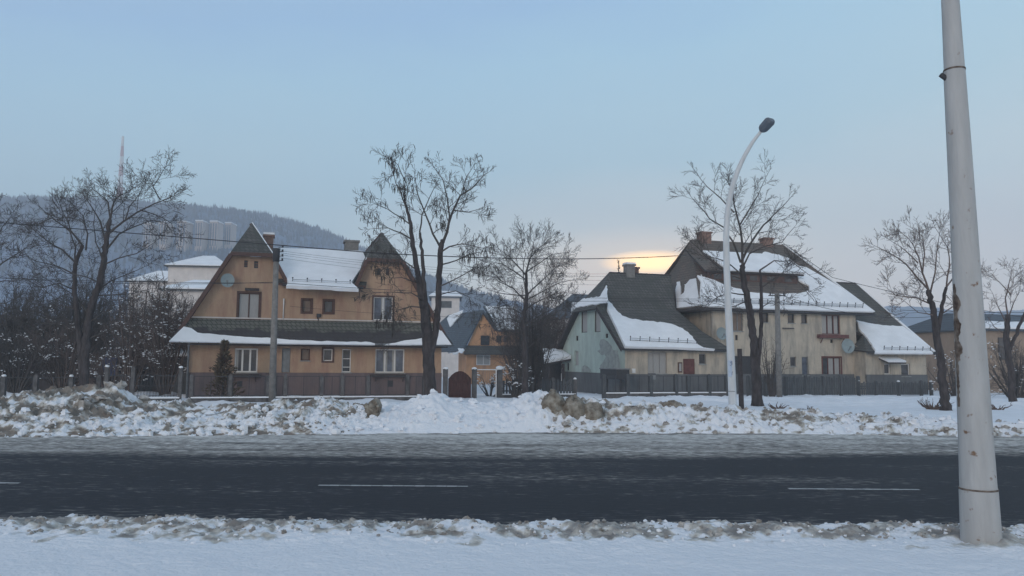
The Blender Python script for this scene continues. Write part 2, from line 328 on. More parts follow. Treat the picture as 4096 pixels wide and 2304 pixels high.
def hillmat():
    m = bpy.data.materials.new('wooded_hill'); m.use_nodes = True; t = m.node_tree; b = t.nodes['Principled BSDF']; b.inputs['Roughness'].default_value = 1
    b.inputs['Specular IOR Level'].default_value = 0
    tc = t.nodes.new('ShaderNodeTexCoord'); mp = t.nodes.new('ShaderNodeMapping'); mp.inputs['Scale'].default_value = (1,.35,.5); t.links.new(tc.outputs['Object'], mp.inputs[0])
    n = t.nodes.new('ShaderNodeTexNoise'); n.inputs['Scale'].default_value = .016; n.inputs['Detail'].default_value = 9; n.inputs['Roughness'].default_value = .72; t.links.new(mp.outputs[0], n.inputs[0])
    sp = t.nodes.new('ShaderNodeSeparateXYZ'); t.links.new(tc.outputs['Object'], sp.inputs[0])
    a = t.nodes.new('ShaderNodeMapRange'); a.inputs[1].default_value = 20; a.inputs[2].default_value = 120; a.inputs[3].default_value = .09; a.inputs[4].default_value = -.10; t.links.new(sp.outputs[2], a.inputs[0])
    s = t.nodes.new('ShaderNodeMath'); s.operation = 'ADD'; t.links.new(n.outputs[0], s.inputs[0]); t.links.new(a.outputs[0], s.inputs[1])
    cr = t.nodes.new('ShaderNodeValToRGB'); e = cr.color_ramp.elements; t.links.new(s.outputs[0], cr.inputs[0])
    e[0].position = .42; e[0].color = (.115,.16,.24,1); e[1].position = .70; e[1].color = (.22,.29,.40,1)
    t.links.new(cr.outputs[0], b.inputs['Base Color'])
    return m
M['hill'] = hillmat()
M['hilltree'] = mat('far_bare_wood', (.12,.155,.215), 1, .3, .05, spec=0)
M['blockwall'] = mat('panel_block_wall', (.50,.42,.38), .9, .06, .2)
M['mastred'] = mat('mast_red', (.50,.26,.24), .7, .1, 1)

# ------------------------------------------------------------------ noise for terrain
def _hash(ix, iy, seed):
    h = (ix.astype(np.int64)*374761393 + iy.astype(np.int64)*668265263 + seed*1442695041) & 0xffffffff
    h = ((h ^ (h >> 13)) * 1274126177) & 0xffffffff
    return ((h ^ (h >> 16)) & 0xffff) / 65535.0
def vnoise(x, y, seed=0):
    ix = np.floor(x); iy = np.floor(y); fx = x-ix; fy = y-iy
    fx = fx*fx*fx*(fx*(fx*6-15)+10); fy = fy*fy*fy*(fy*(fy*6-15)+10)
    a = _hash(ix,iy,seed); b = _hash(ix+1,iy,seed); c = _hash(ix,iy+1,seed); d = _hash(ix+1,iy+1,seed)
    return (a*(1-fx)+b*fx)*(1-fy) + (c*(1-fx)+d*fx)*fy
def fbm(x, y, sc, oct=4, seed=0, gain=.5):
    v = 0; a = 1; t = 0
    for o in range(oct):
        th = .6*o; xx = x*math.cos(th)-y*math.sin(th); yy = x*math.sin(th)+y*math.cos(th)
        v = v + a*vnoise(xx/sc*2**o + 17.3*o, yy/sc*2**o - 9.1*o, seed+o); t += a; a *= gain
    return v/t - .5
def billow(x, y, sc, oct=3, seed=0): 
    v = 0; a = 1; t = 0
    for o in range(oct):
        v = v + a*(1-np.abs(2*vnoise(x/sc*2**o+3.3*o, y/sc*2**o+7.7*o, seed+o)-1)); t += a; a *= .5
    return v/t
def grid(name, xs, ys, zf, material, attr=None, sm=True):
    X, Y = np.meshgrid(xs, ys); Z = zf(X, Y)
    nx, ny = len(xs), len(ys)
    co = np.stack([X, Y, Z], -1).reshape(-1, 3).astype(np.float32)
    i = np.arange((ny-1)*(nx-1)); r = i//(nx-1); c = i % (nx-1); a = r*nx+c
    q = np.stack([a, a+1, a+nx+1, a+nx], -1)
    me = bpy.data.meshes.new(name); me.vertices.add(len(co)); me.vertices.foreach_set('co', co.ravel())
    me.loops.add(q.size); me.loops.foreach_set('vertex_index', q.ravel().astype(np.int32))
    me.polygons.add(len(q)); me.polygons.foreach_set('loop_start', (np.arange(len(q))*4).astype(np.int32))
    me.polygons.foreach_set('use_smooth', np.full(len(q), sm)); me.update(calc_edges=True)
    me.materials.append(material)
    if attr:
        an, fn = attr; at = me.attributes.new(an, 'FLOAT', 'POINT'); at.data.foreach_set('value', fn(X, Y, Z).reshape(-1).astype(np.float32))
    o = bpy.data.objects.new(name, me); COL.objects.link(o); return o
def pxX(px, Y=26.): return (px-2048)/FPX*Y

# ------------------------------------------------------------------ setting: ground, road, snow
def roadfar(X):  return np.interp(X, [-30,-17,-8,0,8,20,34], [20.9,21.0,22.6,24.1,24.3,23.6,23.2])
def lawn_level(X, Y):
    base = np.interp(X, [-25,-10,0,8,40], [.10,.12,.2,.38,.42])
    return base*np.interp(Y, [24.,26.5,30,40,46,60], [.8,1.,1.,.55,.15,0.]) 
def ground_z(X, Y):
    z = lawn_level(X, Y) + .10*fbm(X, Y, 2.6, 4, 3) + .03*fbm(X, Y, .5, 2, 5) + .42*np.clip(billow(X, Y, 1.7, 3, 91)-.45, 0, 1)*np.interp(Y, [31,37,48,52], [0,1,1,0])
    fade = np.interp(Y, [50, 66], [1, 0]); z = z*fade
    return np.where(Y < roadfar(X)+.6, np.minimum(z, -.05), z)
o = MB(); o.add([(-4000,-400,-.06),(4000,-400,-.06),(4000,5000,-.06),(-4000,5000,-.06)], [(0,1,2,3)])
struct(o.build('ground', M['snow']))
xs = np.arange(-48, 60, .16); ys = np.concatenate([np.arange(21, 48, .12), np.arange(48, 68, .5)])
struct(grid('snowy_lawn', xs, ys, ground_z, M['snow']))

def road_z(X, Y):
    s = np.clip((Y-17.6)/2, 0, 1)*np.clip((roadfar(X)+1.2-Y), 0, 1)
    return s*(.035*billow(X*.35, Y*1.3, .5, 3, 9) + .015*fbm(X, Y, .22, 2, 4))
def slush(X, Y, Z):
    wob = .5*fbm(X, Y*3, 5., 3, 21)
    right = np.clip((X-2)/8, 0, 1)
    edge = 17.7 + wob + right*1.0
    s = np.clip((Y-edge+.5)/1.5, 0, 1)**.8*.74
    s = s + np.clip((Y-edge-2.2)/2.5, 0, 1)*.20
    tr = lambda c, w_: np.exp(-((Y-c-.25*fbm(X, Y*0, 9, 2, 33))/w_)**2)
    base = .10 + .45*fbm(X, Y*3, 5, 4, 31) + .10*(tr(11.3,.25)+tr(13.1,.3)+tr(14.7,.3)+tr(16.9,.5)) - .08*(tr(12.1,.3)+tr(15.8,.4)) + .35*np.clip((11.3-Y+.4*fbm(X, Y, .8, 3, 36))/.6, 0, 1)
    s = np.where(Y < 17.2, np.clip(base, -.1, .6), s)
    s = s - .22*(tr(18.9,.16)+tr(20.3,.2))*(.6+fbm(X, Y, 3, 2, 38)) ; s = s + .35*fbm(X*.4, Y*2, .9, 3, 39)*(Y > edge)
    s = s + .14*np.clip(1-np.abs(Y-15.3+.3*fbm(X,Y,6,2,8))/.8, 0, 1)*np.clip(fbm(X, Y*2, 4, 2, 77)+.3, 0, 1)
    s = s - .45*np.clip(1-np.abs(Y-roadfar(X)+.4)/.25, 0, 1)*np.clip((fbm(X, Y, 6, 2, 55))*6, 0, 1)
    return s
road = grid('road', np.arange(-40, 46, .1), np.concatenate([np.arange(9.6, 17, .15), np.arange(17, 25.6, .06)]), road_z, M['road'], ('slush', slush))
struct(road)
mk = MB()
for k in range(-4, 5):
    x0 = -3.36 + 8.22*k; x1 = x0 + 2.62
    if k == 1: x1 = x0 + 2.3
    if k == -1: x1 = x0 + 3.0
    n = 14
    for j in range(n):
        a = x0+(x1-x0)*j/n; b = x0+(x1-x0)*(j+.97)/n
        w0 = .05 + .012*math.sin(j*2.3+k)
        mk.add([(a,13.82-w0,.006),(b,13.82-w0,.006),(b,13.82+w0,.006),(a,13.82+w0,.006)], [(0,1,2,3)])
struct(mk.build('lane_marking', M['marking']))

# near verge
def near_z(X, Y):
    e = 10.62 + .22*fbm(X, X*0, 1.1, 4, 61) + .16*fbm(X, X*0, .25, 2, 66)
    t = np.clip((e-Y)/.35, 0, 1); rough = np.clip(1-np.abs(Y-9.9)/1.1, 0, 1)
    z = .10*t*t*(3-2*t) + t*rough*(.15*(billow(X, Y, .5, 4, 62)-.5) + .11*(billow(X, Y, .13, 3, 68)-.5)) + t*(.05*fbm(X, Y, .7, 3, 63)+.02*fbm(X, Y, .14, 2, 64)) + .05*np.clip((9.3-Y)/3, 0, 1)
    z = z + .10*np.exp(-(((X-5.62)/.42)**2+((Y-9.2)/.38)**2))*(1+fbm(X, Y, .15, 2, 69))
    return np.where(t <= 0, -.05, z)
def near_g(X, Y, Z):
    g = np.clip((Y-8.95+.6*fbm(X, Y, 1.2, 3, 72))/.7, 0, 1)
    spots = np.clip(fbm(X, Y, .45, 4, 71)*5-.55, 0, 1)
    return g*(.46 + 1.5*fbm(X*.8, Y, .30, 3, 73) + .8*fbm(X, Y, .1, 2, 74)) + spots*np.clip((Y-8.4)/1.2, 0, .5) + .12*np.clip((Y-10.2)/.3, 0, 1) - .2 + .75*np.exp(-(((X-5.50)/.36)**2+((Y-9.28)/.34)**2))
struct(grid('snow_verge', np.arange(-13, 14, .035), np.concatenate([np.arange(3, 8, .08), np.arange(8, 11.1, .03)]), near_z, M['vsnow'], ('grime', near_g)))

# ploughed banks on the far side
CP = [(-900,1640),(-300,1630),(0,1662),(50,1650),(130,1606),(230,1588),(330,1583),(450,1577),(530,1577),(575,1612),(640,1622),(720,1618),(765,1612),(810,1634),(900,1629),(1000,1627),(1100,1621),(1200,1612),(1300,1608),(1400,1617),(1470,1633),(1560,1628),(1640,1616),(1690,1594),(1735,1580),(1775,1580),(1820,1600),(1880,1614),(1960,1612),(2040,1606),(2100,1586),(2160,1584),(2210,1602),(2300,1612),(2420,1618),(2560,1622),(2700,1632),(2850,1640),(3000,1650),(3300,1663),(3700,1680),(4096,1700),(4700,1715)]
cpx = np.array([pxX(a) for a, b in CP])
cpz = np.array([P(a, b, 26.).z + (.14 if -100 < a < 560 else 0) for a, b in CP])
def bank_z(X, Y):
    yf = roadfar(X) - .25 + .25*fbm(X, Y*0, 1.2, 3, 41)
    yc = np.where(X > 4, 25.8, 25.9) + .35*fbm(X, Y*0, 2.5, 2, 42)
    c = np.interp(X, cpx, cpz)
    t = np.clip((Y-yf)/(yc-yf), 0, 1)
    up = np.sin(t*math.pi/2)**1.15
    b = np.clip((Y-yc)/2.2, 0, 1); lv = lawn_level(X, Y)
    prof = np.where(Y <= yc, c*up, c+(lv-.12-c)*(b*b*(3-2*b)))
    clean = np.clip(1-np.abs(X-pxX(1850))/3.0, 0, 1)
    amp = np.clip(t*3, 0, 1)*np.clip(1-b, 0, 1)*(.35+.65*np.clip(c/1.0, 0, 1))*(1-.65*clean)
    lum = billow(X, Y, .75, 3, 43)-.62; ch = billow(X, Y, .26, 3, 46)-.5; fine = billow(X, Y, .11, 2, 48)-.5
    foot = np.clip(t*8, 0, 1)*np.clip(1-b*1.5, 0, 1)*(1-.8*clean)
    z = prof + amp*(.36*lum + .32*ch) + foot*(.10*fine + .07*(vnoise(X/.3, Y/.3, 49) > .72))
    return np.where(Y < yf, -.06, z)
def bank_g(X, Y, Z):
    yf = roadfar(X)-.25; yc = 25.9
    t = np.clip((Y-yf)/(yc-yf), 0, 1.3)
    big = fbm(X, Y*1.3+Z*1.5, 1.3, 4, 51, .6)*2.4
    left = np.interp(X, [pxX(p) for p in (0,550,620,850,1440,1530,2150,2190,2400,2560,3000,4096)], [.50,.52,.50,.34,.32,-.30,-.30,.14,.22,.24,.26,.12])
    crest = .12*np.clip((t-.6)*2.5, 0, 1)*(X < pxX(1500))
    white_low = -.22*np.clip(1-np.abs(t-.25)/.25, 0, 1)*(X > pxX(600))*(X < pxX(2400))
    foot = .22*np.clip(1-t/.10, 0, 1)
    big = .55*big + 1.5*fbm(X, Y+Z, .38, 3, 53) + .7*fbm(X, Y+Z, .13, 2, 54) - .45*(billow(X, Y, .26, 3, 46)-.5)
    return left + big*np.where((X > pxX(1540)) & (X < pxX(2150)), .3, 1.) + crest + white_low + foot
segs = [(-500, 560, 'large heap of ploughed snow streaked with brown dirt, left of the ochre house'),
        (560, 1510, 'low bank of lumpy dirty snow in front of the ochre house'),
        (1510, 2180, 'clean white snow bank below the red gate and forked tree'),
        (2180, 4600, 'low rough bank of greyish snow running past the curved street lamp')]
bank_ys = np.concatenate([np.arange(20.2, 27, .05), np.arange(27, 29.2, .1)])
for a, b, lab in segs:
    g = grid('snow_bank', np.linspace(pxX(a), pxX(b), int((b-a)/FPX*26/.05)+2), bank_ys, bank_z, M['dsnow'], ('grime', bank_g))
    tag(g, lab, 'snow bank', 'ploughed snow banks beside the road')
def rubble(label, n, seed, fx, fy, zf, rmin, rmax, material):
    rnd = random.Random(seed); mb = MB()
    X = np.array([fx(rnd) for _ in range(n)]); Y = np.array([fy(rnd, x) for x in X]); Z = zf(X, Y)
    for i in range(n):
        r = rmin+(rmax-rmin)*rnd.random()**2.5; nn = rnd.choice((5,6,7)); mb.blob((X[i], Y[i], Z[i]+r*.25), r, seed*100+i, 0, nn, 4, .35, (rnd.uniform(.8,1.5), 1, rnd.uniform(.6,1)))
    mb.sm = [False]*len(mb.sm); return struct(mb.build('snow_rubble', material), 'stuff', label)
fyb = lambda rnd, x: float(roadfar(x)) - .35 + 2.6*rnd.random()**1.5
rubble('broken dirty lumps strewn over the roadside banks', 650, 5, lambda r: r.choice((r.uniform(pxX(-100), pxX(1480)), r.uniform(pxX(2200), pxX(4200)))), fyb, bank_z, .02, .10, M['gritsnow'])
rubble('big broken slabs of grimy snow on the left heap', 26, 15, lambda r: r.uniform(pxX(20), pxX(600)), lambda r, x: float(roadfar(x))+.8+3.4*r.random(), bank_z, .08, .22, M['gritsnow'])
rubble('broken pale snow lumps strewn over the roadside banks', 950, 6, lambda r: r.choice((r.uniform(pxX(-100), pxX(1540)), r.uniform(pxX(-100), pxX(1540)), r.uniform(pxX(1540), pxX(4200)))), fyb, bank_z, .02, .13, M['snow'])
rubble('crumbs of grey ice along the near edge of the road', 1500, 7, lambda r: r.uniform(-9, 9), lambda r, x: 10.55-1.1*r.random()**1.3, near_z, .008, .035, M['gritsnow'])
rubble('crumbs of clean snow along the near verge', 600, 8, lambda r: r.uniform(-9, 9), lambda r, x: 10.5-1.5*r.random(), near_z, .006, .028, M['snow'])
# clods
def clod(px, py, Y, r, seed, label, m='mudsnow', sq=(1,1,.9), name='snow_clod', cat='snow clod'):
    c = P(px, py, Y); b = MB(); b.blob((0,0,r*.55), r, seed, 0, 22, 16, .16, sq)
    for k in range(7):
        a = k*.9+seed; b.blob((math.cos(a)*r*.7, math.sin(a)*r*.5, r*(.3+.5*random.random())), r*.35, seed*9+k, 0, 9, 6, .25)
    ob = b.build(name, M[m]); ob.location = c; tag(ob, label, cat, 'big snow clods on the bank'); return ob
clod(2213, 1662, 25.0, .42, 3, 'brown earthy snow clod at the end of the clean white bank', sq=(.9,.9,1.25))
clod(2295, 1675, 24.9, .40, 5, 'middle of three dark snow clods beside the white bank', sq=(1.,.9,1.1))
clod(2372, 1685, 24.8, .36, 8, 'greenish grey snow clod right of the two brown ones', sq=(1.,.9,1.))
clod(2690, 1640, 25.6, .22, 11, 'grey snow lump on the low bank left of the street lamp', sq=(1.4,1,.8))
b = MB(); pts = []; 
for j in range(9):
    z = j*.085; rr = .27*(1-.02*j)
    pts.append((.05*math.sin(j*1.3), .03*math.cos(j*2.1), z))
b.tube(pts, [.27,.29,.25,.26,.24,.25,.22,.21,.15], 9)
for k in range(14): b.blob((random.uniform(-.22,.22), random.uniform(-.25,.0), random.uniform(.05,.62)), random.uniform(.06,.13), 60+k, 0, 8, 6, .3)
ob = b.build('snow_slab', M['mudsnow']); ob.location = P(1493, 1688, 24.6); tag(ob, 'upright block of dirty frozen snow standing on the low bank', 'snow block')

# ------------------------------------------------------------------ houses
ANG = R(17); UX = Vector((math.cos(ANG), math.sin(ANG), 0)); VX = Vector((-math.sin(ANG), math.cos(ANG), 0))
class Fr:
    def __init__(s, ox, oy, oz=0, ang=ANG):
        s.o = Vector((ox, oy, oz)); s.ang = ang
        s.u = Vector((math.cos(ang), math.sin(ang), 0)); s.vv = Vector((-math.sin(ang), math.cos(ang), 0))
    def loc(s, p): d = p - s.o; return Vector((d.dot(s.u), d.dot(s.vv), d.z))
    def w(s, u, v, z): return s.o + s.u*u + s.vv*v + Vector((0,0,z))
    def F(s, px, py, v=0.): q = s.loc(hitpl(px, py, s.w(0,v,0), s.vv)); return (q.x, q.z)      # on a plane parallel to the front
    def E(s, px, py, u=0.): q = s.loc(hitpl(px, py, s.w(u,0,0), s.u)); return (q.y, q.z)        # on an end plane
    def pl(s, px, py, pts, lift=0.):                                                             # on a roof plane given in local points
        n = geometry.normal([Vector(p) for p in pts[:3]]); 
        if n.z < 0: n = -n
        wn = s.u*n.x + s.vv*n.y + Vector((0,0,n.z))
        return s.loc(hitpl(px, py, s.w(*(Vector(pts[0]) + n*lift)), wn))
def wall_mesh(mb, outer, holes, depth=.18, axis='v', at=0., mi=0):
    # outer/holes: lists of (a, z); wall surface at v=at (front) or u=at (end), reveals go inward
    def p3(a, z, d=0.): return Vector((a, at+d, z)) if axis == 'v' else Vector((at+d, a, z))
    loops = [[p3(*q) for q in outer]] + [[p3(*q) for q in h] for h in holes]
    flat = [q for l in loops for q in l]
    tri = geometry.tessellate_polygon(loops)
    n = Vector((0,-1,0)) if axis == 'v' else Vector((-1,0,0))
    fs = []
    for t in tri:
        a, b_, c = (flat[i] for i in t)
        fs.append(t if (b_-a).cross(c-a).dot(n) > 0 else t[::-1])
    mb.add(flat, fs, mi)
    for h in holes:
        k = len(h); v1 = [p3(*q) for q in h]; v2 = [p3(q[0], q[1], depth) for q in h]
        mb.add(v1+v2, [(i,(i+1) % k, k+(i+1) % k, k+i) for i in range(k)], mi)
def rect(fr, x0, y0, x1, y1, v=0., end=None):
    f = (lambda a, b: fr.F(a, b, v)) if end is None else (lambda a, b: fr.E(a, b, end))
    a = f(x0, (y0+y1)/2)[0]; b = f(x1, (y0+y1)/2)[0]; xm = (x0+x1)/2
    z1 = f(xm, y0)[1]; z0 = f(xm, y1)[1]
    return (min(a,b), z0, max(a,b), z1)
def rloop(r): return [(r[0],r[1]),(r[2],r[1]),(r[2],r[3]),(r[0],r[3])]
def window(parent, r, v, nsash=2, frame='white', pane='glass', axis='v', fw=.055, curtains=(), sill=True, name='window', bars=(), outer=None, depth=.13):
    a0, z0, a1, z1 = r
    def bx(mb, a, za, b, zb, d0, d1):
        if axis == 'v': mb.box((a, v+d0, za), (b, v+d1, zb))
        else: mb.box((v+d0, a, za), (v+d1, b, zb))
    f = MB(); d0 = depth-.05; d1 = depth
    bx(f, a0+.004, z0+.004, a0+fw, z1-.004, d0, d1); bx(f, a1-fw, z0+.004, a1-.004, z1-.004, d0, d1)
    bx(f, a0+fw, z0+.004, a1-fw, z0+fw, d0, d1); bx(f, a0+fw, z1-fw, a1-fw, z1-.004, d0, d1)
    for k in range(1, nsash):
        c = a0+(a1-a0)*k/nsash; bx(f, c-fw*.6, z0+fw, c+fw*.6, z1-fw, d0+.003, d1)
    for q in bars:
        c = z0+(z1-z0)*q; bx(f, a0+fw, c-.02, a1-fw, c+.02, d0+.008, d1-.004)
    wn = f.build(name, M[frame], parent)
    p = MB(); bx(p, a0+.01, z0+.01, a1-.01, z1-.01, d1+.004, d1+.02); p.build('pane', M[pane], wn)
    for (c0, c1) in curtains:
        p = MB(); ca = a0+(a1-a0)*c0; cb = a0+(a1-a0)*c1; bx(p, ca, z0+fw, cb, z1-fw, d1-.008, d1+.001); p.build('curtain', M['curtain'], wn)
    if outer:
        p = MB(); t = .09
        bx(p, a0-t, z0-t, a0, z1+t, -.03, .02); bx(p, a1, z0-t, a1+t, z1+t, -.03, .02)
        bx(p, a0, z1, a1, z1+t, -.03, .02); bx(p, a0, z0-t, a1, z0, -.03, .02); p.build('frame', M[outer], wn)
    elif sill:
        p = MB(); bx(p, a0-.05, z0-.05, a1+.05, z0-.002, -.06, d0); p.build('sill', M['concrete'], wn)
    return wn
def snow_sheet(parent, fr, plane, pxs, t=.10, jit=.05, seg=.35, name='snow', cam_edges=None, lift=0.005, mat_='roofsnow'):
    rnd = random.Random(len(pxs)*13+int(pxs[0][0]))
    pts = [fr.pl(a, b_, plane, t) for a, b_ in pxs]
    n = geometry.normal([Vector(p) for p in plane[:3]]); n = n if n.z > 0 else -n
    outl = []
    k = len(pts)
    for i in range(k):
        a = pts[i]; b_ = pts[(i+1) % k]; L = (b_-a).length; m_ = max(1, int(L/seg))
        rough = cam_edges is None or i in cam_edges
        d = (b_-a).normalized(); pn = n.cross(d)
        for j in range(m_):
            q = a.lerp(b_, j/m_)
            if rough and j: q = q + pn*rnd.uniform(-jit, jit)*1.0
            outl.append(q)
    low = [q - n*(t-lift) for q in outl]
    mb = MB(); tri = geometry.tessellate_polygon([outl]); kk = len(outl)
    fs = []
    for t_ in tri:
        a, b2, c = (outl[i] for i in t_); fs.append(t_ if (b2-a).cross(c-a).dot(n) > 0 else t_[::-1])
    mb.add(outl, fs); mb.add(outl+low, [(i, kk+i, kk+(i+1) % kk, (i+1) % kk) for i in range(kk)])
    return mb.build(name, M[mat_], parent)
def snow_guard(parent, fr, plane, p0, p1, n=7, h=.34, rails=3):
    nrm = geometry.normal([Vector(p) for p in plane[:3]]); nrm = nrm if nrm.z > 0 else -nrm
    a = fr.pl(*p0, plane, .05); b_ = fr.pl(*p1, plane, .05); mb = MB(); up = (nrm*.5+Vector((0,0,1))).normalized()*h
    for k in range(n):
        q = a.lerp(b_, k/(n-1)); mb.bar(q, q+up, .03, .03); mb.blob(q+up, .045, k, 0, 6, 4, 0)
    for j in range(rails):
        f = .15+.6*j/(rails-1); mb.bar(a+up*f, b_+up*f, .02, .02)
    return mb.build('snow_guard', M['iron'], parent)
def chimney(parent, u0, u1, v0, v1, z0, z1, m='brick', snow=True):
    b = MB(); b.box((u0,v0,z0),(u1,v1,z1-.12)); b.box((u0-.07,v0-.07,z1-.12),(u1+.07,v1+.07,z1))
    c = b.build('chimney', M[m], parent)
    if snow:
        s = MB(); s.box((u0-.05,v0-.05,z1+.002),(u1+.05,v1+.05,z1+.12)); so = s.build('snow_cap', M['roofsnow'], c)
    return c
def dish(parent, fr_pt, r=.42, tilt=0, m='dish'):
    b = MB(); n = 20; x, y, z = fr_pt; rings = 4; vs_ = [(x, y, z)]
    for j in range(1, rings+1):
        rr = r*j/rings
        for i in range(n):
            a = 2*math.pi*i/n; vs_.append((x+rr*.92*math.cos(a), y-.10*(rr/r)**2+.15*rr*math.sin(a), z+rr*math.sin(a)))
    fs = [(0, 1+i, 1+(i+1) % n) for i in range(n)]
    for j in range(rings-1):
        for i in range(n): a = 1+j*n+i; b2 = 1+j*n+(i+1) % n; fs.append((a, a+n, b2+n, b2))
    b.add(vs_, fs, 0, True); b.add([(p[0], p[1]+.012, p[2]) for p in vs_], [f[::-1] for f in fs], 0, True)
    o = b.build('reflector', M[m], parent)
    b = MB(); b.bar((x, y+.02, z-.05), (x, y+.34, z-.25), .05, .05); b.bar((x, y, z-r*.8), (x, y-.42, z-.08), .025, .025); b.box((x-.05,y-.5,z-.12),(x+.05,y-.40,z-.02)); b.build('bracket', M['metal'], parent)
    return o

# ---------- ochre house (left)
H1 = Fr(-17.2, 41.0)
h1 = thing('house', 'ochre double gabled house with half hipped gables and snowy middle roof', 'house', H1.o, ANG)
uA, _ = H1.F(680, 1362, -.9); uJ, _ = H1.F(1812, 1378, -.9)
u0, _ = H1.F(752, 1450); u1, _ = H1.F(1765, 1450)
ZE = 3.12                                   # lower eave
Bp = H1.F(925, 1010); Dp = H1.F(1092, 1010); Ep = H1.F(1153, 1130); Fp = H1.F(1420, 1142); Gp = H1.F(1463, 1042); Ip = H1.F(1608, 1042)
Cp = H1.F(1008, 889, 1.1); Hp = H1.F(1530, 928, 1.1)
zb = (Bp[1]+Dp[1])/2; zg = (Gp[1]+Ip[1])/2; zb = zg = (zb+zg)/2
Cp = (Cp[0], max(Cp[1], zb+1.2)); 
sl = (zb-ZE)/(Bp[0]-uA); sr = (zb-ZE)/(uJ-Ip[0])
zAt = lambda u: ZE + (u-uA)*sl
zJt = lambda u: ZE + (uJ-u)*sr
zC = (Ep[1]+Fp[1])/2
wins = {
 'ul': rect(H1, 953, 1172, 1038, 1277), 'us': rect(H1, 1209, 1199, 1245, 1249), 'ug': rect(H1, 1296, 1202, 1333, 1251), 'ur': rect(H1, 1494, 1188, 1571, 1281),
 'gl': rect(H1, 938, 1393, 1031, 1490), 'gd': rect(H1, 1127, 1393, 1161, 1490), 'gs': rect(H1, 1203, 1395, 1240, 1442), 'gm': rect(H1, 1293, 1396, 1330, 1444),
 'gt': rect(H1, 1368, 1396, 1404, 1489), 'gr': rect(H1, 1501, 1396, 1618, 1491),
 'va': rect(H1, 976, 1041, 991, 1069), 'vb': rect(H1, 1016, 1044, 1033, 1073), 'vc': rect(H1, 1509, 1072, 1524, 1100), 'vd': rect(H1, 1544, 1073, 1558, 1100),
}
for k_ in ('ul','ur'):
    a, z0_, b_, z1_ = wins[k_]
T = .16
outer = [(u0,-.1),(u1,-.1),(u1,zJt(u1)-T),(Ip[0]-.0,zg-T),(Gp[0],zg-T),(Fp[0],zC-.06),(Ep[0],zC-.06),(Dp[0],zb-T),(Bp[0],zb-T),(u0,zAt(u0)-T)]
mb = MB(); wall_mesh(mb, outer, [rloop(r) for r in wins.values()], .2)
DEP = 8.6
mb.add([(u0,0,-.1),(u0,DEP,-.1),(u0,DEP,zAt(u0)-T),(u0,0,zAt(u0)-T)], [(0,3,2,1)]); mb.add([(u1,0,-.1),(u1,DEP,-.1),(u1,DEP,zJt(u1)-T),(u1,0,zJt(u1)-T)], [(0,1,2,3)])
wall_mesh(mb, outer, [], .2, 'v', DEP)
h1w = mb.build('wall', M['ochre'], h1)
zpl = H1.F(1250, 1490)[1]
mb = MB(); mb.box((u0-.03,-.035,-.1),(u1+.03,.16,zpl-.01)); mb.build('plinth', M['brownplinth'], h1)
zs = H1.F(1250, 1281)[1]
mb = MB(); mb.box((uA+(zs-ZE)/sl+.1,-.05,zs),(uJ-(zs-ZE)/sr-.1,.05,zs+.07)); mb.build('string_course', M['pale'], h1)
# roofs
rf = MB(); OV = -.42
top1 = Cp[1]; cu = Cp[0]; hu = Hp[0]
def gable_roof(mb, uL, zL, uB, uD, uR, zR, uc, ztop, zhip, mi=0):
    vh = 1.25
    mb.slab([(uL,OV,zL),(uB,OV,zhip),(uB,DEP+.3,zhip),(uL,DEP+.3,zL)], T, 0, 1)
    mb.slab([(uB,OV,zhip),(uc,vh,ztop),(uc,DEP+.3,ztop),(uB,DEP+.3,zhip)], T, 0, 1)
    mb.slab([(uD,OV,zhip),(uc,vh,ztop),(uc,DEP+.3,ztop),(uD,DEP+.3,zhip)], T, 0, 1)
    mb.slab([(uR,OV,zR),(uD,OV,zhip),(uD,DEP+.3,zhip),(uR,DEP+.3,zR)], T, 0, 1)
    mb.slab([(uB,OV,zhip),(uD,OV,zhip),(uc,vh,ztop)], T, 0, 1)
gable_roof(rf, uA, ZE, Bp[0], Dp[0], Ep[0]+.1, zC-.15, cu, top1, zb)
gable_roof(rf, Fp[0]-.1, zC-.15, Gp[0], Ip[0], uJ, ZE, hu, max(Hp[1], zg+1.4), zg)
VR = 3.9; zR = H1.F(1270, 1000, VR)[1]
main_pl = [(Ep[0],OV,zC),(Fp[0],OV,zC),(Fp[0],VR,zR)]
rf.slab([(Ep[0]-.55,OV-.05,zC-.05),(Fp[0]+.55,OV-.05,zC-.05),(Fp[0]+1.5,VR,zR),(Ep[0]-1.5,VR,zR)], T, 0, 1)
rf.slab([(Ep[0]-1.5,VR,zR),(Fp[0]+1.5,VR,zR),(Fp[0]+1.5,DEP+.3,zC),(Ep[0]-1.5,DEP+.3,zC)], T, 0, 1)
roof = rf.build('roof', [M['tile'], M['woodbrown']], h1)
# pent roof between the storeys
VE = -.95; zt = zs-.02
uAt = uA+(zt-ZE)/sl; uJt = uJ-(zt-ZE)/sr
pent_pl = [(uA,VE,ZE),(uJ,VE,ZE),(uJt,0,zt)]
pr = MB(); pr.slab([(uA,VE,ZE),(uJ,VE,ZE),(uJt,0,zt),(uAt,0,zt)], .10, 0, 1)
pr.slab([(uA,VE,ZE),(uAt,0,zt),(uA,OV,ZE)], .10, 0, 1); pr.slab([(uJ,VE,ZE),(uJt,0,zt),(uJ,OV,ZE)], .10, 0, 1)
pr.box((uA+.3,VE+.06,ZE-.22),(uJ-.3,-.04,ZE-.16), 1)
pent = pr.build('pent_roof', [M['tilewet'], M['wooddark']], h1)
gt = MB(); gt.tube([(uA,VE-.06,ZE-.05),(uJ,VE-.06,ZE-.09)], .06, 8)
for k in range(16):
    uu = uA+(uJ-uA)*(k+.5)/16; gt.box((uu-.02,VE-.13,ZE-.13),(uu+.02,VE,ZE-.02))
gt.build('gutter', M['metal'], pent)
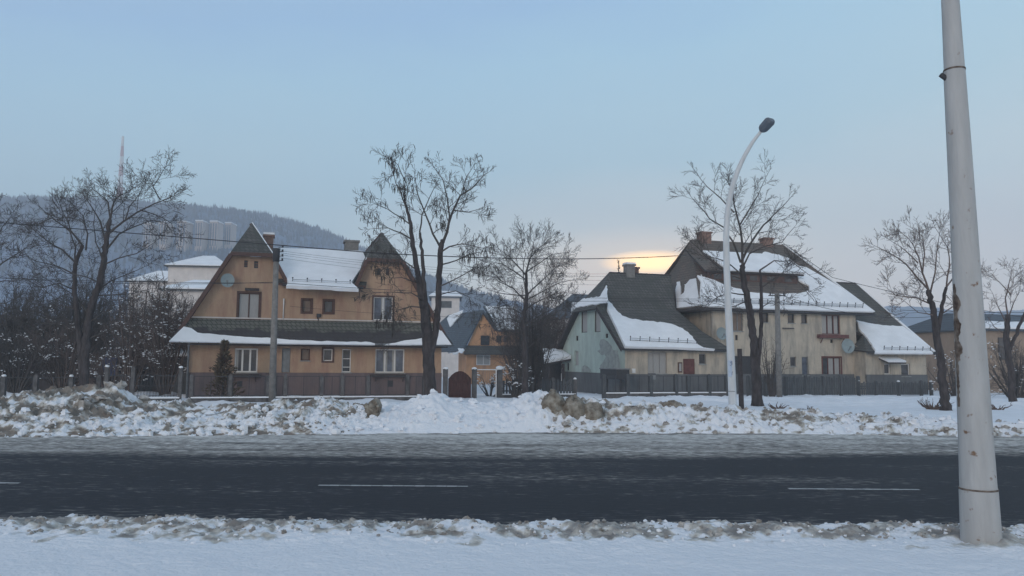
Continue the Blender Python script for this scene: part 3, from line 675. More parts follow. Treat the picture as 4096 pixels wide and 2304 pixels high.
snow_sheet(pent, H1, pent_pl, [(676,1364),(735,1306),(765,1312),(790,1330),(900,1340),(1000,1348),(1090,1352),(1200,1361),(1350,1366),(1480,1368),(1500,1374),(1500,1378),(1100,1373)], .09, .03, .25, cam_edges={2,3,4,5,6,7,8})
snow_sheet(pent, H1, pent_pl, [(1540,1378),(1600,1366),(1700,1350),(1735,1315),(1765,1320),(1806,1378)], .09, .03, .25, cam_edges={0,1,2})
snow_sheet(roof, H1, main_pl, [(1095,990),(1450,1003),(1465,1040),(1425,1100),(1405,1128),(1435,1155),(1395,1153),(1300,1147),(1145,1141),(1155,1128),(1125,1070),(1092,1010)], .20, .04, .3, cam_edges={5,6,7})
# thin snow along the gable edges
for segs_ in ([((uA+.2,OV-.02,zAt(uA+.2)),(Bp[0],OV-.02,zb))], [((Dp[0],OV-.02,zb),(Ep[0],OV-.02,zC)), ((cu,1.25,top1),(Dp[0],OV,zb))], [((Gp[0],OV-.02,zg),(Fp[0],OV-.02,zC))], [((Ip[0],OV-.02,zg),(uJ-.2,OV-.02,zJt(uJ-.2)))]):
    mb = MB()
    for a, b2 in segs_: mb.bar(Vector(a)+Vector((0,.04,.02)), Vector(b2)+Vector((0,.04,.02)), .07, .03)
    mb.build('edge_snow', M['roofsnow'], roof)
for segs_ in ([((uA,OV-.03,ZE-.14),(Bp[0],OV-.03,zb-.14)), ((Dp[0],OV-.03,zb-.14),(Ep[0],OV-.03,zC-.14)), ((Bp[0],OV-.03,zb-.1),(Dp[0],OV-.03,zb-.1))], [((Gp[0],OV-.03,zg-.14),(Fp[0],OV-.03,zC-.14)), ((Ip[0],OV-.03,zg-.14),(uJ,OV-.03,ZE-.14)), ((Gp[0],OV-.03,zg-.1),(Ip[0],OV-.03,zg-.1))]):
    mb = MB()
    for a, b2 in segs_: mb.bar(a, b2, .035, .20)
    mb.build('bargeboard', M['woodbrown'], roof)
mb = MB(); mb.tube([(Ep[0]-.3,OV-.12,zC-.16),(Fp[0]+.4,OV-.12,zC-.20)], .065, 8); mb.build('gutter', M['iron'], roof)
snow_guard(roof, H1, main_pl, (1170, 1136), (1400, 1146), 5, .34)
def onmain(px, py, v): return H1.F(px, py, v)
a = H1.F(1057, 938, VR-.2); b_ = H1.F(1086, 985, VR-.2); chimney(h1, a[0], b_[0]+.1, VR-.3, VR+.4, b_[1]-.6, a[1], 'brick')
a = H1.F(1380, 962, VR+.2); b_ = H1.F(1432, 1000, VR+.2); chimney(h1, a[0], b_[0], VR-.1, VR+.8, b_[1]-.6, a[1], 'chimgrey', False)
# windows
W_ = wins
window(h1, W_['ul'], 0, 2, 'woodbrown', 'glassblue', curtains=((.03,.47),(.53,.97)), outer='woodbrown')
window(h1, W_['us'], 0, 1, 'woodbrown', 'shutter', outer='woodbrown')
window(h1, W_['ug'], 0, 1, 'woodbrown', 'glass', outer='woodbrown')
window(h1, W_['ur'], 0, 2, 'white', 'glassblue', curtains=((.40,.60),), outer='woodbrown')
window(h1, W_['gl'], 0, 3, 'white', 'glass', curtains=((.02,.16),), fw=.08, outer=None)
window(h1, W_['gs'], 0, 1, 'woodbrown', 'shutter')
window(h1, W_['gm'], 0, 1, 'white', 'glass', outer='woodbrown')
window(h1, W_['gt'], 0, 1, 'white', 'glass', bars=(.22,.58))
window(h1, W_['gr'], 0, 3, 'white', 'glassblue', curtains=((.28,.42),(.58,.72)), fw=.07)
for k_ in ('va','vb','vc','vd'): window(h1, W_[k_], 0, 1, 'doorred', 'glass', sill=False, name='attic_vent', fw=.02, bars=(.33,.66))
r = W_['gd']; mb = MB(); mb.box((r[0]+.01,.10,r[1]+.01),(r[2]-.01,.14,r[3]-.01)); dr = mb.build('shuttered_door', M['metal'], h1)
for nm, (x0_, x1_, y_) in (('l', (905,1046,1494)), ('r', (1480,1632,1495))):
    a = H1.F(x0_, y_)[0]; b_ = H1.F(x1_, y_)[0]; z = H1.F((x0_+x1_)/2, y_)[1]
    mb = MB(); mb.box((a,-.34,z-.16),(b_,-.02-.02,z-.03)); mb.bar((a+.3,-.3,z-.16),(a+.3,-.04,z-.42),.04,.04); mb.bar((b_-.3,-.3,z-.16),(b_-.3,-.04,z-.42),.04,.04)
    mb.build('flower_box', M['wooddark'], h1)
for (x0_,y0_,x1_,y1_) in ((950,1526,967,1544),(1552,1524,1570,1545)):
    r = rect(H1, x0_,y0_,x1_,y1_, -.035); mb = MB(); mb.box((r[0],-.045,r[1]),(r[2],-.03,r[3])); mb.box((r[0]-.03,-.042,r[1]-.03),(r[2]+.03,-.038,r[3]+.03)); mb.build('plinth_vent', M['iron'], h1)
r = rect(H1, 980, 1153, 1037, 1163); mb = MB(); mb.box((r[0],-.14,r[1]),(r[2],-.0-.01,r[3])); mb.build('awning_box', M['wooddark'], h1)
a = H1.F(1275, 1255)[0]; z = H1.F(1270, 1262)[1]; mb = MB(); mb.box((a-.12,-.1,z-.1),(a+.12,-.005,z+.1)); mb.bar((a-.1,-.05,z-.05),(a,-.05,z-.28),.05,.05); mb.build('wall_bracket', M['iron'], h1)
a, z = H1.F(1133, 1260); mb = MB(); mb.tube([(a,-.05,z-.2),(a,-.05,z+.5),(a,-.05,z+.9)], [.03,.03,.05], 8); mb.build('vent_pipe', M['white'], h1)
a, z = H1.F(751, 1400, -.1); mb = MB(); mb.tube([(u0+.1,VE,ZE-.1),(u0+.02,-.12,ZE-.5),(u0+.02,-.12,.0)], .055, 8); mb.build('downpipe', M['metal'], h1)
a, z = H1.F(911, 1122, -.4); dd = thing('satellite_dish', 'pale round dish on the upper left gable of the ochre house', 'satellite dish', H1.w(a, -.4, z), ANG); dish(dd, (0,0,0), .38)

# ---------- cream and mint terrace (right): middle block and two wings
H2 = Fr(7.06, 48.4)
h2 = thing('terraced_house', 'long cream terrace with mint green gable end and snowy hipped roofs', 'house', H2.o, ANG)
UR = 23.4; VS = 1.2; uL3, uR3 = 6.9, 18.5
WD = 11.0
rr2 = lambda *a: rect(H2, *a)
hw = {'w': rr2(2592,1409,2668,1494), 'd': rr2(2733,1435,2780,1562), 's': rr2(2796,1415,2824,1457)}
hw['d'] = (hw['d'][0], .02, hw['d'][2], hw['d'][3])
ew = {'a': rect(H2,2325,1246,2349,1330,end=0), 'b': rect(H2,2378,1241,2402,1328,end=0), 'c': rect(H2,2304,1343,2313,1363,end=0), 'e': rect(H2,2422,1334,2432,1352,end=0), 'n': rect(H2,2298,1403,2314,1463,end=0), 'm': rect(H2,2268,1452,2276,1482,end=0)}
mb = MB()
wall_mesh(mb, [(0,-.1),(7.1,-.1),(7.1,2.95),(0,2.95)], [rloop(r) for r in hw.values()], .2)
mb.add([(7.1,0,-.1),(7.1,VS,-.1),(7.1,VS,3.6),(7.1,0,2.95)], [(0,1,2,3)])
mb.build('wall', M['cream'], h2, 'streaked cream wall of the low left wing')
mb = MB()
gz = [(0,-.1),(WD,-.1),(WD,3.0),(7.8,5.75),(3.3,5.75),(0,3.0)]
wall_mesh(mb, gz, [rloop(r) for r in ew.values()], .2, 'u', 0.)
mb.build('wall', M['mint'], h2, 'mint green gable end wall with fallen plaster')
for pk, (nm, r) in enumerate(ew.items()):
    window(h2, r, 0, 1, 'mint' if pk in (4,) else 'wooddark', 'glass' if pk not in (0,1,4) else 'curtain', axis='u', fw=.04, sill=False, name='window' if pk < 2 else ('blind_niche' if pk == 4 else 'attic_vent'), outer=None, depth=.10)
# bare patch where plaster fell off
def patch(pxs, name='bare_patch', m='bare', off=-.012):
    q = [H2.E(a, b2) for a, b2 in pxs]; mb = MB(); pts = [Vector((off, a, z)) for a, z in q]; tri = geometry.tessellate_polygon([pts])
    mb.add(pts, [t if (pts[t[1]]-pts[t[0]]).cross(pts[t[2]]-pts[t[0]]).x < 0 else t[::-1] for t in tri]); k = len(pts)
    mb.add(pts+[p+Vector((.014,0,0)) for p in pts], [(i,(i+1) % k,k+(i+1) % k,k+i) for i in range(k)]); return mb.build(name, M[m], h2)
patch([(2403,1358),(2415,1356),(2432,1366),(2447,1385),(2452,1400),(2470,1402),(2478,1440),(2482,1490),(2402,1488),(2400,1462),(2412,1450),(2424,1428),(2420,1418),(2406,1420),(2390,1404),(2402,1398),(2398,1375)])
patch([(2327,1488),(2328,1470),(2338,1460),(2350,1466),(2362,1478),(2364,1488)])
mb = MB(); mb.box((-.035,-.035,-.1),(7.13,.1,1.42)); mb.box((-.035,.1,-.1),(.1,WD,1.42)); mb.box((UR-5.2,-.035,-.1),(UR+.03,.1,1.42)); mb.box((7.13,VS-.035,-.1),(UR-5.2,VS+.1,1.42)); 
mb.build('plinth', M['greyplinth'], h2)
window(h2, hw['w'], 0, 3, 'curtain', 'glass', curtains=((.03,.3),(.36,.63),(.7,.97)), fw=.05)
window(h2, hw['s'], 0, 1, 'metal', 'glass')
def door(parent, r, v, m='doorred', sub=True):
    mb = MB(); mb.box((r[0]+.01, v+.05, r[1]), (r[2]-.01, v+.10, r[3]-.01))
    for q in ((.08,.25),(.32,.55),(.62,.9)):
        za = r[1]+(r[3]-r[1])*q[0]; zb_ = r[1]+(r[3]-r[1])*q[1]; mb.box((r[0]+.12, v+.03, za), (r[2]-.12, v+.05-.002, zb_))
    d = mb.build('door', M[m], parent)
    if sub:
        mb = MB(); c = (r[0]+r[2])/2; zc = r[1]+(r[3]-r[1])*.42; mb.box((c-.17,v+.01,zc-.03),(c+.17,v+.03-.002,zc+.03)); mb.build('letter_slot', M['white'], d)
        mb = MB(); mb.box((r[2]-.10,v-.03,zc),(r[2]-.05,v+.048,zc+.14)); mb.build('handle', M['metal'], d)
    return d
door(h2, hw['d'], 0)
for (x0_,y0_,x1_,y1_,nm,mm,ins) in ((2527,1474,2540,1492,'meter_box','white',None),(2711,1449,2727,1490,'notice_case','woodbrown','curtain')):
    r = rr2(x0_,y0_,x1_,y1_); mb = MB(); mb.box((r[0],-.07,r[1]),(r[2],-.004,r[3])); bxo = mb.build(nm, M[mm], h2)
    if ins: mb = MB(); mb.box((r[0]+.06,-.074,r[1]+.08),(r[2]-.06,-.071,r[3]-.08)); mb.build('pane', M[ins], bxo)
# wing roofs (bell-cast: flatter below, steeper above)
def wing(u_e, u_j, u_in, u_hip, sgn, u_in2=None):
    u_top = u_in2 or u_in
    # u_e outer verge, u_j ridge start behind the half hip, u_in inner ridge end, u_hip inner low hip corner
    mb = MB(); zE_, zK, zT = 3.02, 5.8, 8.46; vE, vK, vT = -.42, 3.4, 5.5; vK2, vE2 = WD-3.4, WD+.42
    lo = [(u_e,vE,zE_),(u_hip,vE,zE_),(u_hip-sgn*1.15,VS,zE_+(VS-vE)*(zK-zE_)/(vK-vE)),(u_in,vK,zK),(u_e,vK,zK)]
    mb.slab(lo, .14, 0, 1)
    hp = (u_hip-sgn*1.15,VS,zE_+(VS-vE)*(zK-zE_)/(vK-vE))
    mb.slab([(u_hip,vE,zE_),(u_hip,VS,zE_+.15),hp], .12, 0, 1)
    mb.slab([(u_e,vK,zK),(u_in,vK,zK),(u_top,vT,zT),(u_j,vT,zT)], .14, 0, 1)
    mb.slab([(u_e,vK2,zK),(u_top,vK2,zK),(u_top,vT,zT),(u_j,vT,zT)], .14, 0, 1)
    mb.slab([(u_e,vE2,zE_),(u_in,vE2,zE_),(u_in,vK2,zK),(u_e,vK2,zK)], .14, 0, 1)
    mb.slab([(u_e-sgn*.12,vK-.1,zK-.10),(u_e-sgn*.12,vK2+.1,zK-.10),(u_j,vT,zT)], .12, 0, 1)
    r_ = mb.build('roof', [M['tile'], M['wooddark']], h2)
    mb = MB(); mb.bar((u_e-sgn*.02,vE,zE_-.12),(u_e-sgn*.02,vK,zK-.12),.05,.24); mb.build('bargeboard', M['wooddark'], r_); mb = MB(); mb.bar((u_e-sgn*.02,vE2,zE_-.12),(u_e-sgn*.02,vK2,zK-.12),.05,.24); mb.build('bargeboard', M['wooddark'], r_)
    mb = MB(); mb.tube([(u_e,vE-.07,zE_-.08),(u_hip,vE-.07,zE_-.1)], .06, 8); mb.build('gutter', M['iron'], r_)
    low_pl = [(u_e,vE,zE_),(u_hip,vE,zE_),(u_e,vK,zK)]
    hi_pl = [(u_e,vK,zK),(u_in,vK,zK),(u_top,vT,zT)]
    jh = [(u_e-sgn*.12,vK-.1,zK-.10),(u_e-sgn*.12,vK2+.1,zK-.10),(u_j,vT,zT)]
    return r_, low_pl, hi_pl, jh
r2, low2, hi2, jh2 = wing(-.4, 1.45, 5.45, 7.35, 1, 6.25)
r4, low4, hi4, jh4 = wing(UR+.4, UR-1.1, 17.2, 17.95, -1)
snow_sheet(r2, H2, low2, [(2502,1385),(2462,1300),(2430,1235),(2432,1200),(2460,1232),(2488,1262),(2530,1276),(2600,1284),(2670,1292),(2730,1312),(2770,1345),(2790,1376),(2815,1390),(2860,1395),(2700,1389),(2600,1387)], .19, .08, .22, cam_edges={3,4,5,6,7,8,9,10})
snow_sheet(r2, H2, jh2, [(2283,1232),(2330,1195),(2400,1185),(2425,1140),(2428,1208)], .09, .05, .3)
snow_guard(r2, H2, low2, (2520, 1372), (2785, 1384), 8, .42)
snow_sheet(r4, H2, low4, [(3500,1411),(3502,1400),(3470,1350),(3440,1318),(3425,1280),(3500,1296),(3560,1303),(3610,1303),(3660,1340),(3700,1375),(3733,1412)], .13, .05, .25, cam_edges={1,2,3,4,5,6})
snow_guard(r4, H2, low4, (3535, 1404), (3720, 1408), 7, .34)
mb = MB(); mb.bar((UR+.36,-.42,3.05),(UR+.36,3.4,5.83),.22,.06); mb.build('edge_snow', M['roofsnow'], r4); mb = MB(); mb.bar((UR+.4,3.4,5.83),(UR-1.1,5.5,8.5),.2,.05); mb.build('edge_snow', M['roofsnow'], r4)
a = H2.F(2503, 1052, 5.5); b_ = H2.F(2527, 1090, 5.5); chimney(h2, a[0]-.05, b_[0]+.1, 5.2, 5.8, 8.0, a[1]-.1, 'chimgrey')
a = H2.F(2532, 1068, 6.0); b_ = H2.F(2553, 1090, 6.0); chimney(h2, a[0], b_[0], 5.9, 6.4, 7.6, a[1], 'brick', False)
# right wing walls
w4 = {'a': rr2(3537,1455,3562,1497), 'b': rr2(3605,1455,3640,1505)}
mb = MB(); wall_mesh(mb, [(UR-5.2,-.1),(UR,-.1),(UR,2.95),(UR-5.2,2.95)], [rloop(r) for r in w4.values()], .2)
mb.add([(UR-5.2,0,-.1),(UR-5.2,VS,-.1),(UR-5.2,VS,3.6),(UR-5.2,0,2.95)], [(0,3,2,1)])
mb.add([(UR,0,-.1),(UR,WD,-.1),(UR,WD,3.0),(UR,7.8,5.75),(UR,3.3,5.75),(UR,0,3.0)], [(0,1,2,3,4,5)])
mb.add([(0,WD,-.1),(UR,WD,-.1),(UR,WD,3.0),(0,WD,3.0)], [(0,3,2,1)])
mb.build('wall', M['cream'], h2, 'shaded wall of the low right wing')
for r in w4.values(): window(h2, r, 0, 1, 'white', 'glass')
r = rr2(3515,1441,3585,1453); mb = MB(); mb.slab([(r[0],-.9,r[1]+.05),(r[2],-.9,r[1]+.05),(r[2],-.02,r[3]+.15),(r[0],-.02,r[3]+.15)], .08); pc = mb.build('porch_canopy', M['wooddark'], h2)
mb = MB(); mb.slab([(r[0],-.92,r[1]+.17),(r[2],-.92,r[1]+.17),(r[2],-.02,r[3]+.27),(r[0],-.02,r[3]+.27)], .11); mb.build('snow', M['roofsnow'], pc)
# middle block
Z3 = 5.72
F3 = lambda *a: rect(H2, *a[:4], VS)
mw = {'a': F3(3044,1252,3074,1290), 'b': F3(3151,1256,3178,1292), 'c': F3(3205,1258,3229,1294), 'd': F3(3287,1260,3361,1337), 'e': F3(3161,1427,3185,1466), 'f': F3(3208,1427,3234,1502), 'g': F3(3291,1430,3364,1506), 'h': F3(2932,1250,2972,1325), 'v': F3(3321,1358,3333,1372), 'k': F3(2941,1340,2952,1361), 'D': F3(2935,1424,3012,1562)}
mw['D'] = (mw['D'][0], .02, mw['D'][2], mw['D'][3])
mb = MB(); wall_mesh(mb, [(uL3,-.1),(uR3,-.1),(uR3,Z3),(uL3,Z3)], [rloop(r) for r in mw.values()], .2, 'v', VS)
mb.add([(uL3,VS,-.1),(uL3,VS+11,-.1),(uL3,VS+11,Z3),(uL3,VS,Z3)], [(0,3,2,1)]); mb.add([(uR3,VS,-.1),(uR3,VS+11,-.1),(uR3,VS+11,Z3),(uR3,VS,Z3)], [(0,1,2,3)]); mb.add([(uL3,VS+11,-.1),(uR3,VS+11,-.1),(uR3,VS+11,Z3),(uL3,VS+11,Z3)], [(0,3,2,1)])
mb.build('wall', M['cream'], h2, 'two storey cream front of the middle block')
for k_, (ns, fm, pn, cu_) in {'a': (1,'iron','glass',()), 'b': (1,'iron','glass',()), 'c': (1,'iron','glass',()), 'd': (3,'doorred','glass',((.05,.3),(.38,.6),(.7,.9))), 'e': (1,'metal','glass',()), 'f': (1,'metal','glassblue',()), 'g': (3,'doorred','glass',((.36,.62),(.7,.95))), 'h': (2,'metal','shutter',()), 'v': (1,'iron','glass',()), 'k': (1,'iron','glass',())}.items():
    window(h2, mw[k_], VS, ns, fm, pn, curtains=cu_, sill=k_ not in 'vk', name='wall_vent' if k_ in 'vk' else 'window', outer='doorred' if k_ == 'g' else None)
door(h2, mw['D'], VS, 'iron', False)
r = F3(3266,1340,3380,1350); mb = MB(); mb.box((r[0],VS-.4,r[1]-.05),(r[2],VS-.06,r[3]+.02)); mb.bar((r[0]+.3,VS-.3,r[1]-.05),(r[0]+.3,VS-.01,r[1]-.4),.04,.04); mb.bar((r[2]-.3,VS-.3,r[1]-.05),(r[2]-.3,VS-.01,r[1]-.4),.04,.04); mb.build('flower_box', M['doorred'], h2)
a, z = H2.F(3126,1313,VS); b2, _ = H2.F(3172,1313,VS); mb = MB(); mb.bar((a,VS-.12,z),(b2,VS-.12,z),.05,.06); mb.bar((a+.1,VS-.12,z),(a+.1,VS,z),.04,.04); mb.bar((b2-.1,VS-.12,z),(b2-.1,VS,z),.04,.04); mb.build('cable_bracket', M['iron'], h2)
EL, ER, RL, RR = 5.8, 19.75, 8.8, 16.9
vF, vRg, vB = .75, 7.0, 10.8; zF, zRg = 5.78, 11.38
mb = MB()
front3 = [(EL,vF,zF),(ER,vF,zF),(RR,vRg,zRg),(RL,vRg,zRg)]
def curved(mb, a, b, c, d, bulge=.45, n=6, th=.16):
    # roof face a-b (eave) c-d (ridge), hollowed slightly like a bell-cast roof
    a, b, c, d = map(Vector, (a, b, c, d)); L = []
    for j in range(n+1):
        t = j/n; dz = -bulge*math.sin(math.pi*t)
        L.append((a.lerp(d, t)+Vector((0,0,dz)), b.lerp(c, t)+Vector((0,0,dz))))
    for j in range(n): mb.slab([L[j][0], L[j][1], L[j+1][1], L[j+1][0]], th, 0, 1, down=(0,0,-1))
curved(mb, *front3, bulge=0.0, n=1)
curved(mb, (ER,vF,zF),(ER,vB,zF),(RR,vRg,zRg),(RR,vRg,zRg-.001), bulge=0., n=1)
def hipv(f, vv_): return vv_+(vRg-vv_)*f
kn = [(0,EL),(.33,7.15),(.68,8.15),(1,RL)]
for (f0, ua), (f1, ub) in zip(kn, kn[1:]):
    za_, zb_ = zF+(zRg-zF)*f0, zF+(zRg-zF)*f1
    q4 = [(ua,hipv(f0,vB),za_),(ua,hipv(f0,vF),za_),(ub,hipv(f1,vF),zb_),(ub,hipv(f1,vB),zb_)]
    mb.slab(q4 if f1 < 1 else q4[:3], .16, 0, 1, down=(0,0,-1))
curved(mb, (ER,vB,zF),(EL,vB,zF),(RL,vRg,zRg),(RR,vRg,zRg), bulge=0., n=1)
mb.box((EL+.2,vF+.1,zF-.2),(ER-.2,vB-.1,zF-.17), 1)
r3 = mb.build('roof', [M['tilewarm'], M['wooddark']], h2)
side3 = [(EL,vB,zF),(EL,vF,zF),(7.15,hipv(.33,vF),zF+(zRg-zF)*.33)]
mb = MB(); mb.tube([(EL,vF-.07,zF-.14),(ER,vF-.07,zF-.16)], .065, 8); mb.build('gutter', M['iron'], r3)
snow_sheet(r3, H2, front3, [(2812,1222),(2806,1130),(2790,1100),(2860,1120),(2900,1140),(2960,1155),(3000,1168),(3100,1176),(3200,1172),(3238,1160),(3236,1140),(3195,1120),(3190,1098),(3150,1090),(2970,1082),(2910,1062),(2925,1022),(3040,1020),(3060,1006),(3150,1030),(3195,1062),(3225,1068),(3320,1122),(3410,1180),(3496,1246),(3300,1241),(3000,1231)], .12, .05, .25, cam_edges={1,2,3,4,5,6,7,8,9,10,15,16,17,18,19,20})
snow_sheet(r3, H2, side3, [(2806,1219),(2806,1100),(2795,1092),(2770,1105),(2740,1140),(2735,1170),(2722,1180),(2718,1115),(2728,1105),(2710,1110),(2702,1165),(2706,1232)], .08, .05, .22, cam_edges={1,2,3,4,5,6,7,8,9})
mb = MB(); rnd = random.Random(4)
for k in range(34):
    px_ = rnd.uniform(2738, 2800); py_ = rnd.uniform(1095, 1165); q = H2.pl(px_, py_, side3, .03); mb.blob(q, rnd.uniform(.06,.10), k, 0, 8, 5, .2, (.5,1.7,.5))
mb.build('snow_patch', M['roofsnow'], r3)
snow_guard(r3, H2, front3, (2830, 1214), (3450, 1236), 20, .40, 4)
mb = MB(); mb.bar((ER,vF,zF+.06),(RR,vRg,zRg+.06),.16,.08); mb.build('edge_snow', M['roofsnow'], r3)
for (x0_, y0_, x1_, y1_) in ((2797,928,2836,958),(3048,952,3082,975)):
    a = H2.F(x0_, y0_, vRg); b_ = H2.F(x1_, y1_, vRg); chimney(h2, a[0], b_[0], vRg-.35, vRg+.35, b_[1]-.6, a[1], 'brick', False)
# shed dormer
v_d = 3.1; zd0 = zF+(v_d-vF)*(zRg-zF)/(vRg-vF)
da, db = H2.F(2830, 1110, v_d)[0], H2.F(3190, 1120, v_d)[0]; ztd = H2.F(3000, 1088, v_d)[1]
slope = (zRg-zF)/(vRg-vF); vtop = 5.9; ztp = zF+(vtop-vF)*slope+.02
mb = MB(); mb.add([(da,v_d,zd0-.1),(db,v_d,zd0-.1),(db,v_d,ztd-.1),(da,v_d,ztd-.1)], [(0,1,2,3)]); mb.add([(da,v_d,zd0-.1),(da,v_d,ztd-.1),(da,vtop,ztp)], [(0,1,2)]); mb.add([(db,v_d,zd0-.1),(db,v_d,ztd-.1),(db,vtop,ztp)], [(0,2,1)])
dm = mb.build('dormer', M['woodbrown'], h2)
dpl = [(da-.35,v_d-.3,ztd-.06),(db+.35,v_d-.3,ztd-.06),(db+.1,vtop,ztp+.02),(da-.1,vtop,ztp+.02)]
mb = MB(); mb.slab(dpl, .12, 0, 1); mb.build('dormer_roof', [M['tilewarm'], M['wooddark']], dm)
mb = MB(); mb.slab([(da+1.4,v_d-.34,ztd+.06),(db+.33,v_d-.34,ztd+.06),(db+.1,vtop-.6,ztp-.1),(da+1.0,vtop-.6,ztp-.1)], .10); mb.build('snow', M['roofsnow'], dm)
for k in range(5):
    c = da+.8+(db-da-1.6)*k/4; mb = MB(); mb.box((c-.3,v_d-.02,zd0+.1),(c+.3,v_d-.005,ztd-.25)); mb.build('window', M['glass'], dm)
a, z = H2.F(3390, 1384, VS-.5); dd = thing('satellite_dish', 'grey dish at the right corner of the cream terrace', 'satellite dish', H2.w(a, VS-.5, z), ANG-.25); dish(dd, (0,0,0), .5)
a, z = H2.F(2885, 1334, VS-.4); dd = thing('satellite_dish', 'grey dish behind the street lamp on the cream terrace', 'satellite dish', H2.w(a, VS-.4, z), ANG-.1); dish(dd, (0,0,0), .42)
# snowy porch behind the mint gable, and cabinet at its corner
c0 = P(2205, 1560, 58.); pth = thing('porch', 'small timber porch with thick snow roof left of the mint gable', 'porch', (c0.x, c0.y, 0), ANG)
a = P(2158, 1455, 57); b2 = P(2252, 1440, 57); zt2 = P(2210, 1405, 58.5).z
mb = MB(); wdt = (b2.x-a.x)
mb.slab([(-wdt/2-.1,-1.3,a.z),(wdt/2+.2,-1.3,a.z+.35),(wdt/2+.2,.9,zt2),(-wdt/2+.5,.9,zt2)], .12); mb.build('roof', M['wooddark'], pth)
mb = MB(); mb.slab([(-wdt/2-.15,-1.35,a.z+.25),(wdt/2+.2,-1.35,a.z+.62),(wdt/2+.2,.9,zt2+.22),(-wdt/2+.5,.9,zt2+.22)], .24); mb.build('snow', M['roofsnow'], pth)
for q in (-wdt/2+.3, wdt/2-.3):
    mb = MB(); mb.box((q-.07,-1.15,-.05),(q+.07,-1.0,a.z+.02)); mb.build('post', M['wooddark'], pth)
mb = MB(); mb.box((-wdt/2+.4,.5,-.05),(wdt/2+.1,.6,zt2-.25)); mb.build('panel', M['shed'], pth)
c0 = H2.E(2445, 1560, -1.1); cb = thing('cabinet', 'dark metal cabinet on a stand at the mint gable corner', 'cabinet', H2.w(-.9, c0[0], 0), ANG)
z0_, z1_ = H2.E(2440,1516,-1.1)[1], H2.E(2440,1477,-1.1)[1]
mb = MB(); mb.box((-.45,-1.3,z0_),(.4,1.1,z1_)); mb.build('box', M['iron'], cb)
mb = MB(); mb.box((-.5,-1.35,z1_+.003),(.45,1.15,z1_+.07)); mb.build('lid', M['metal'], cb)
for q in (-1.1, .9): mb = MB(); mb.box((-.1,q,-.05),(.0,q+.12,z0_)); mb.build('leg', M['iron'], cb)

# ---------- further houses
def simple_house(label, ox, oy, ang, L, D, he, hr, wallm, roofm, hip=0., windows=(), snowfr=None, snowmat=None, ov=.4, endwins=(), chim=True, name='house', z0=0):
    t = thing(name, label, 'house', (ox, oy, z0), ang)
    mb = MB(); mb.add([(0,0,-.3),(L,0,-.3),(L,D,-.3),(0,D,-.3),(0,0,he),(L,0,he),(L,D,he),(0,D,he),(0,D/2,hr-.2),(L,D/2,hr-.2)] if hip == 0 else [(0,0,-.3),(L,0,-.3),(L,D,-.3),(0,D,-.3),(0,0,he),(L,0,he),(L,D,he),(0,D,he)],
        [(0,1,5,4),(2,3,7,6),(3,0,4,8,7),(1,2,6,9,5)] if hip == 0 else [(0,1,5,4),(2,3,7,6),(3,0,4,7),(1,2,6,5)])
    mb.build('wall', M[wallm], t)
    sl_ = (hr-he)/(D/2); e = he-ov*sl_
    f = [(-ov,-ov,e),(L+ov,-ov,e),(L+ov-hip,D/2,hr),(-ov+hip,D/2,hr)]; bk = [(-ov,D+ov,e),(L+ov,D+ov,e),(L+ov-hip,D/2,hr),(-ov+hip,D/2,hr)]
    mb = MB(); mb.slab(f, .15, 0); mb.slab(bk, .15, 0)
    if hip: mb.slab([(-ov,-ov,e),(-ov,D+ov,e),(-ov+hip,D/2,hr)], .15); mb.slab([(L+ov,-ov,e),(L+ov,D+ov,e),(L+ov-hip,D/2,hr)], .15)
    ro = mb.build('roof', M[roofm], t)
    if snowfr:
        a, b_ = snowfr; q = lambda s, tt: Vector(f[0]).lerp(Vector(f[3]), tt).lerp(Vector(f[1]).lerp(Vector(f[2]), tt), s) + Vector((0,0,.12))
        pts = [q(.01,a)] + [q(.99*k/14+.005,a) for k in range(1,14)] + [q(.99,a)] + [q(.99-.98*k/14, b_+random.uniform(-.03,.03)*(b_ < .98)) for k in range(0,15)]
        mb = MB(); mb.slab(pts, .11, down=(0,0,-1)); mb.build('snow', M['roofsnow'], ro)
    for (a, za, b_, zb_, fm, pn) in windows:
        mb = MB(); mb.box((a-.06,-.05,za-.06),(b_+.06,.02,zb_+.06)); wn = mb.build('window', M[fm], t)
        mb = MB(); mb.box((a,-.06,za),(b_,-.052,zb_)); mb.build('pane', M[pn], wn)
    for (a, za, b_, zb_, fm, pn) in endwins:
        mb = MB(); mb.box((-.05,a-.06,za-.06),(.02,b_+.06,zb_+.06)); wn = mb.build('window', M[fm], t)
        mb = MB(); mb.box((-.06,a,za),(-.052,b_,zb_)); mb.build('pane', M[pn], wn)
    if chim: chimney(t, L*.6, L*.6+.6, D/2-.3, D/2+.3, hr-.5, hr+.8, 'brick')
    return t
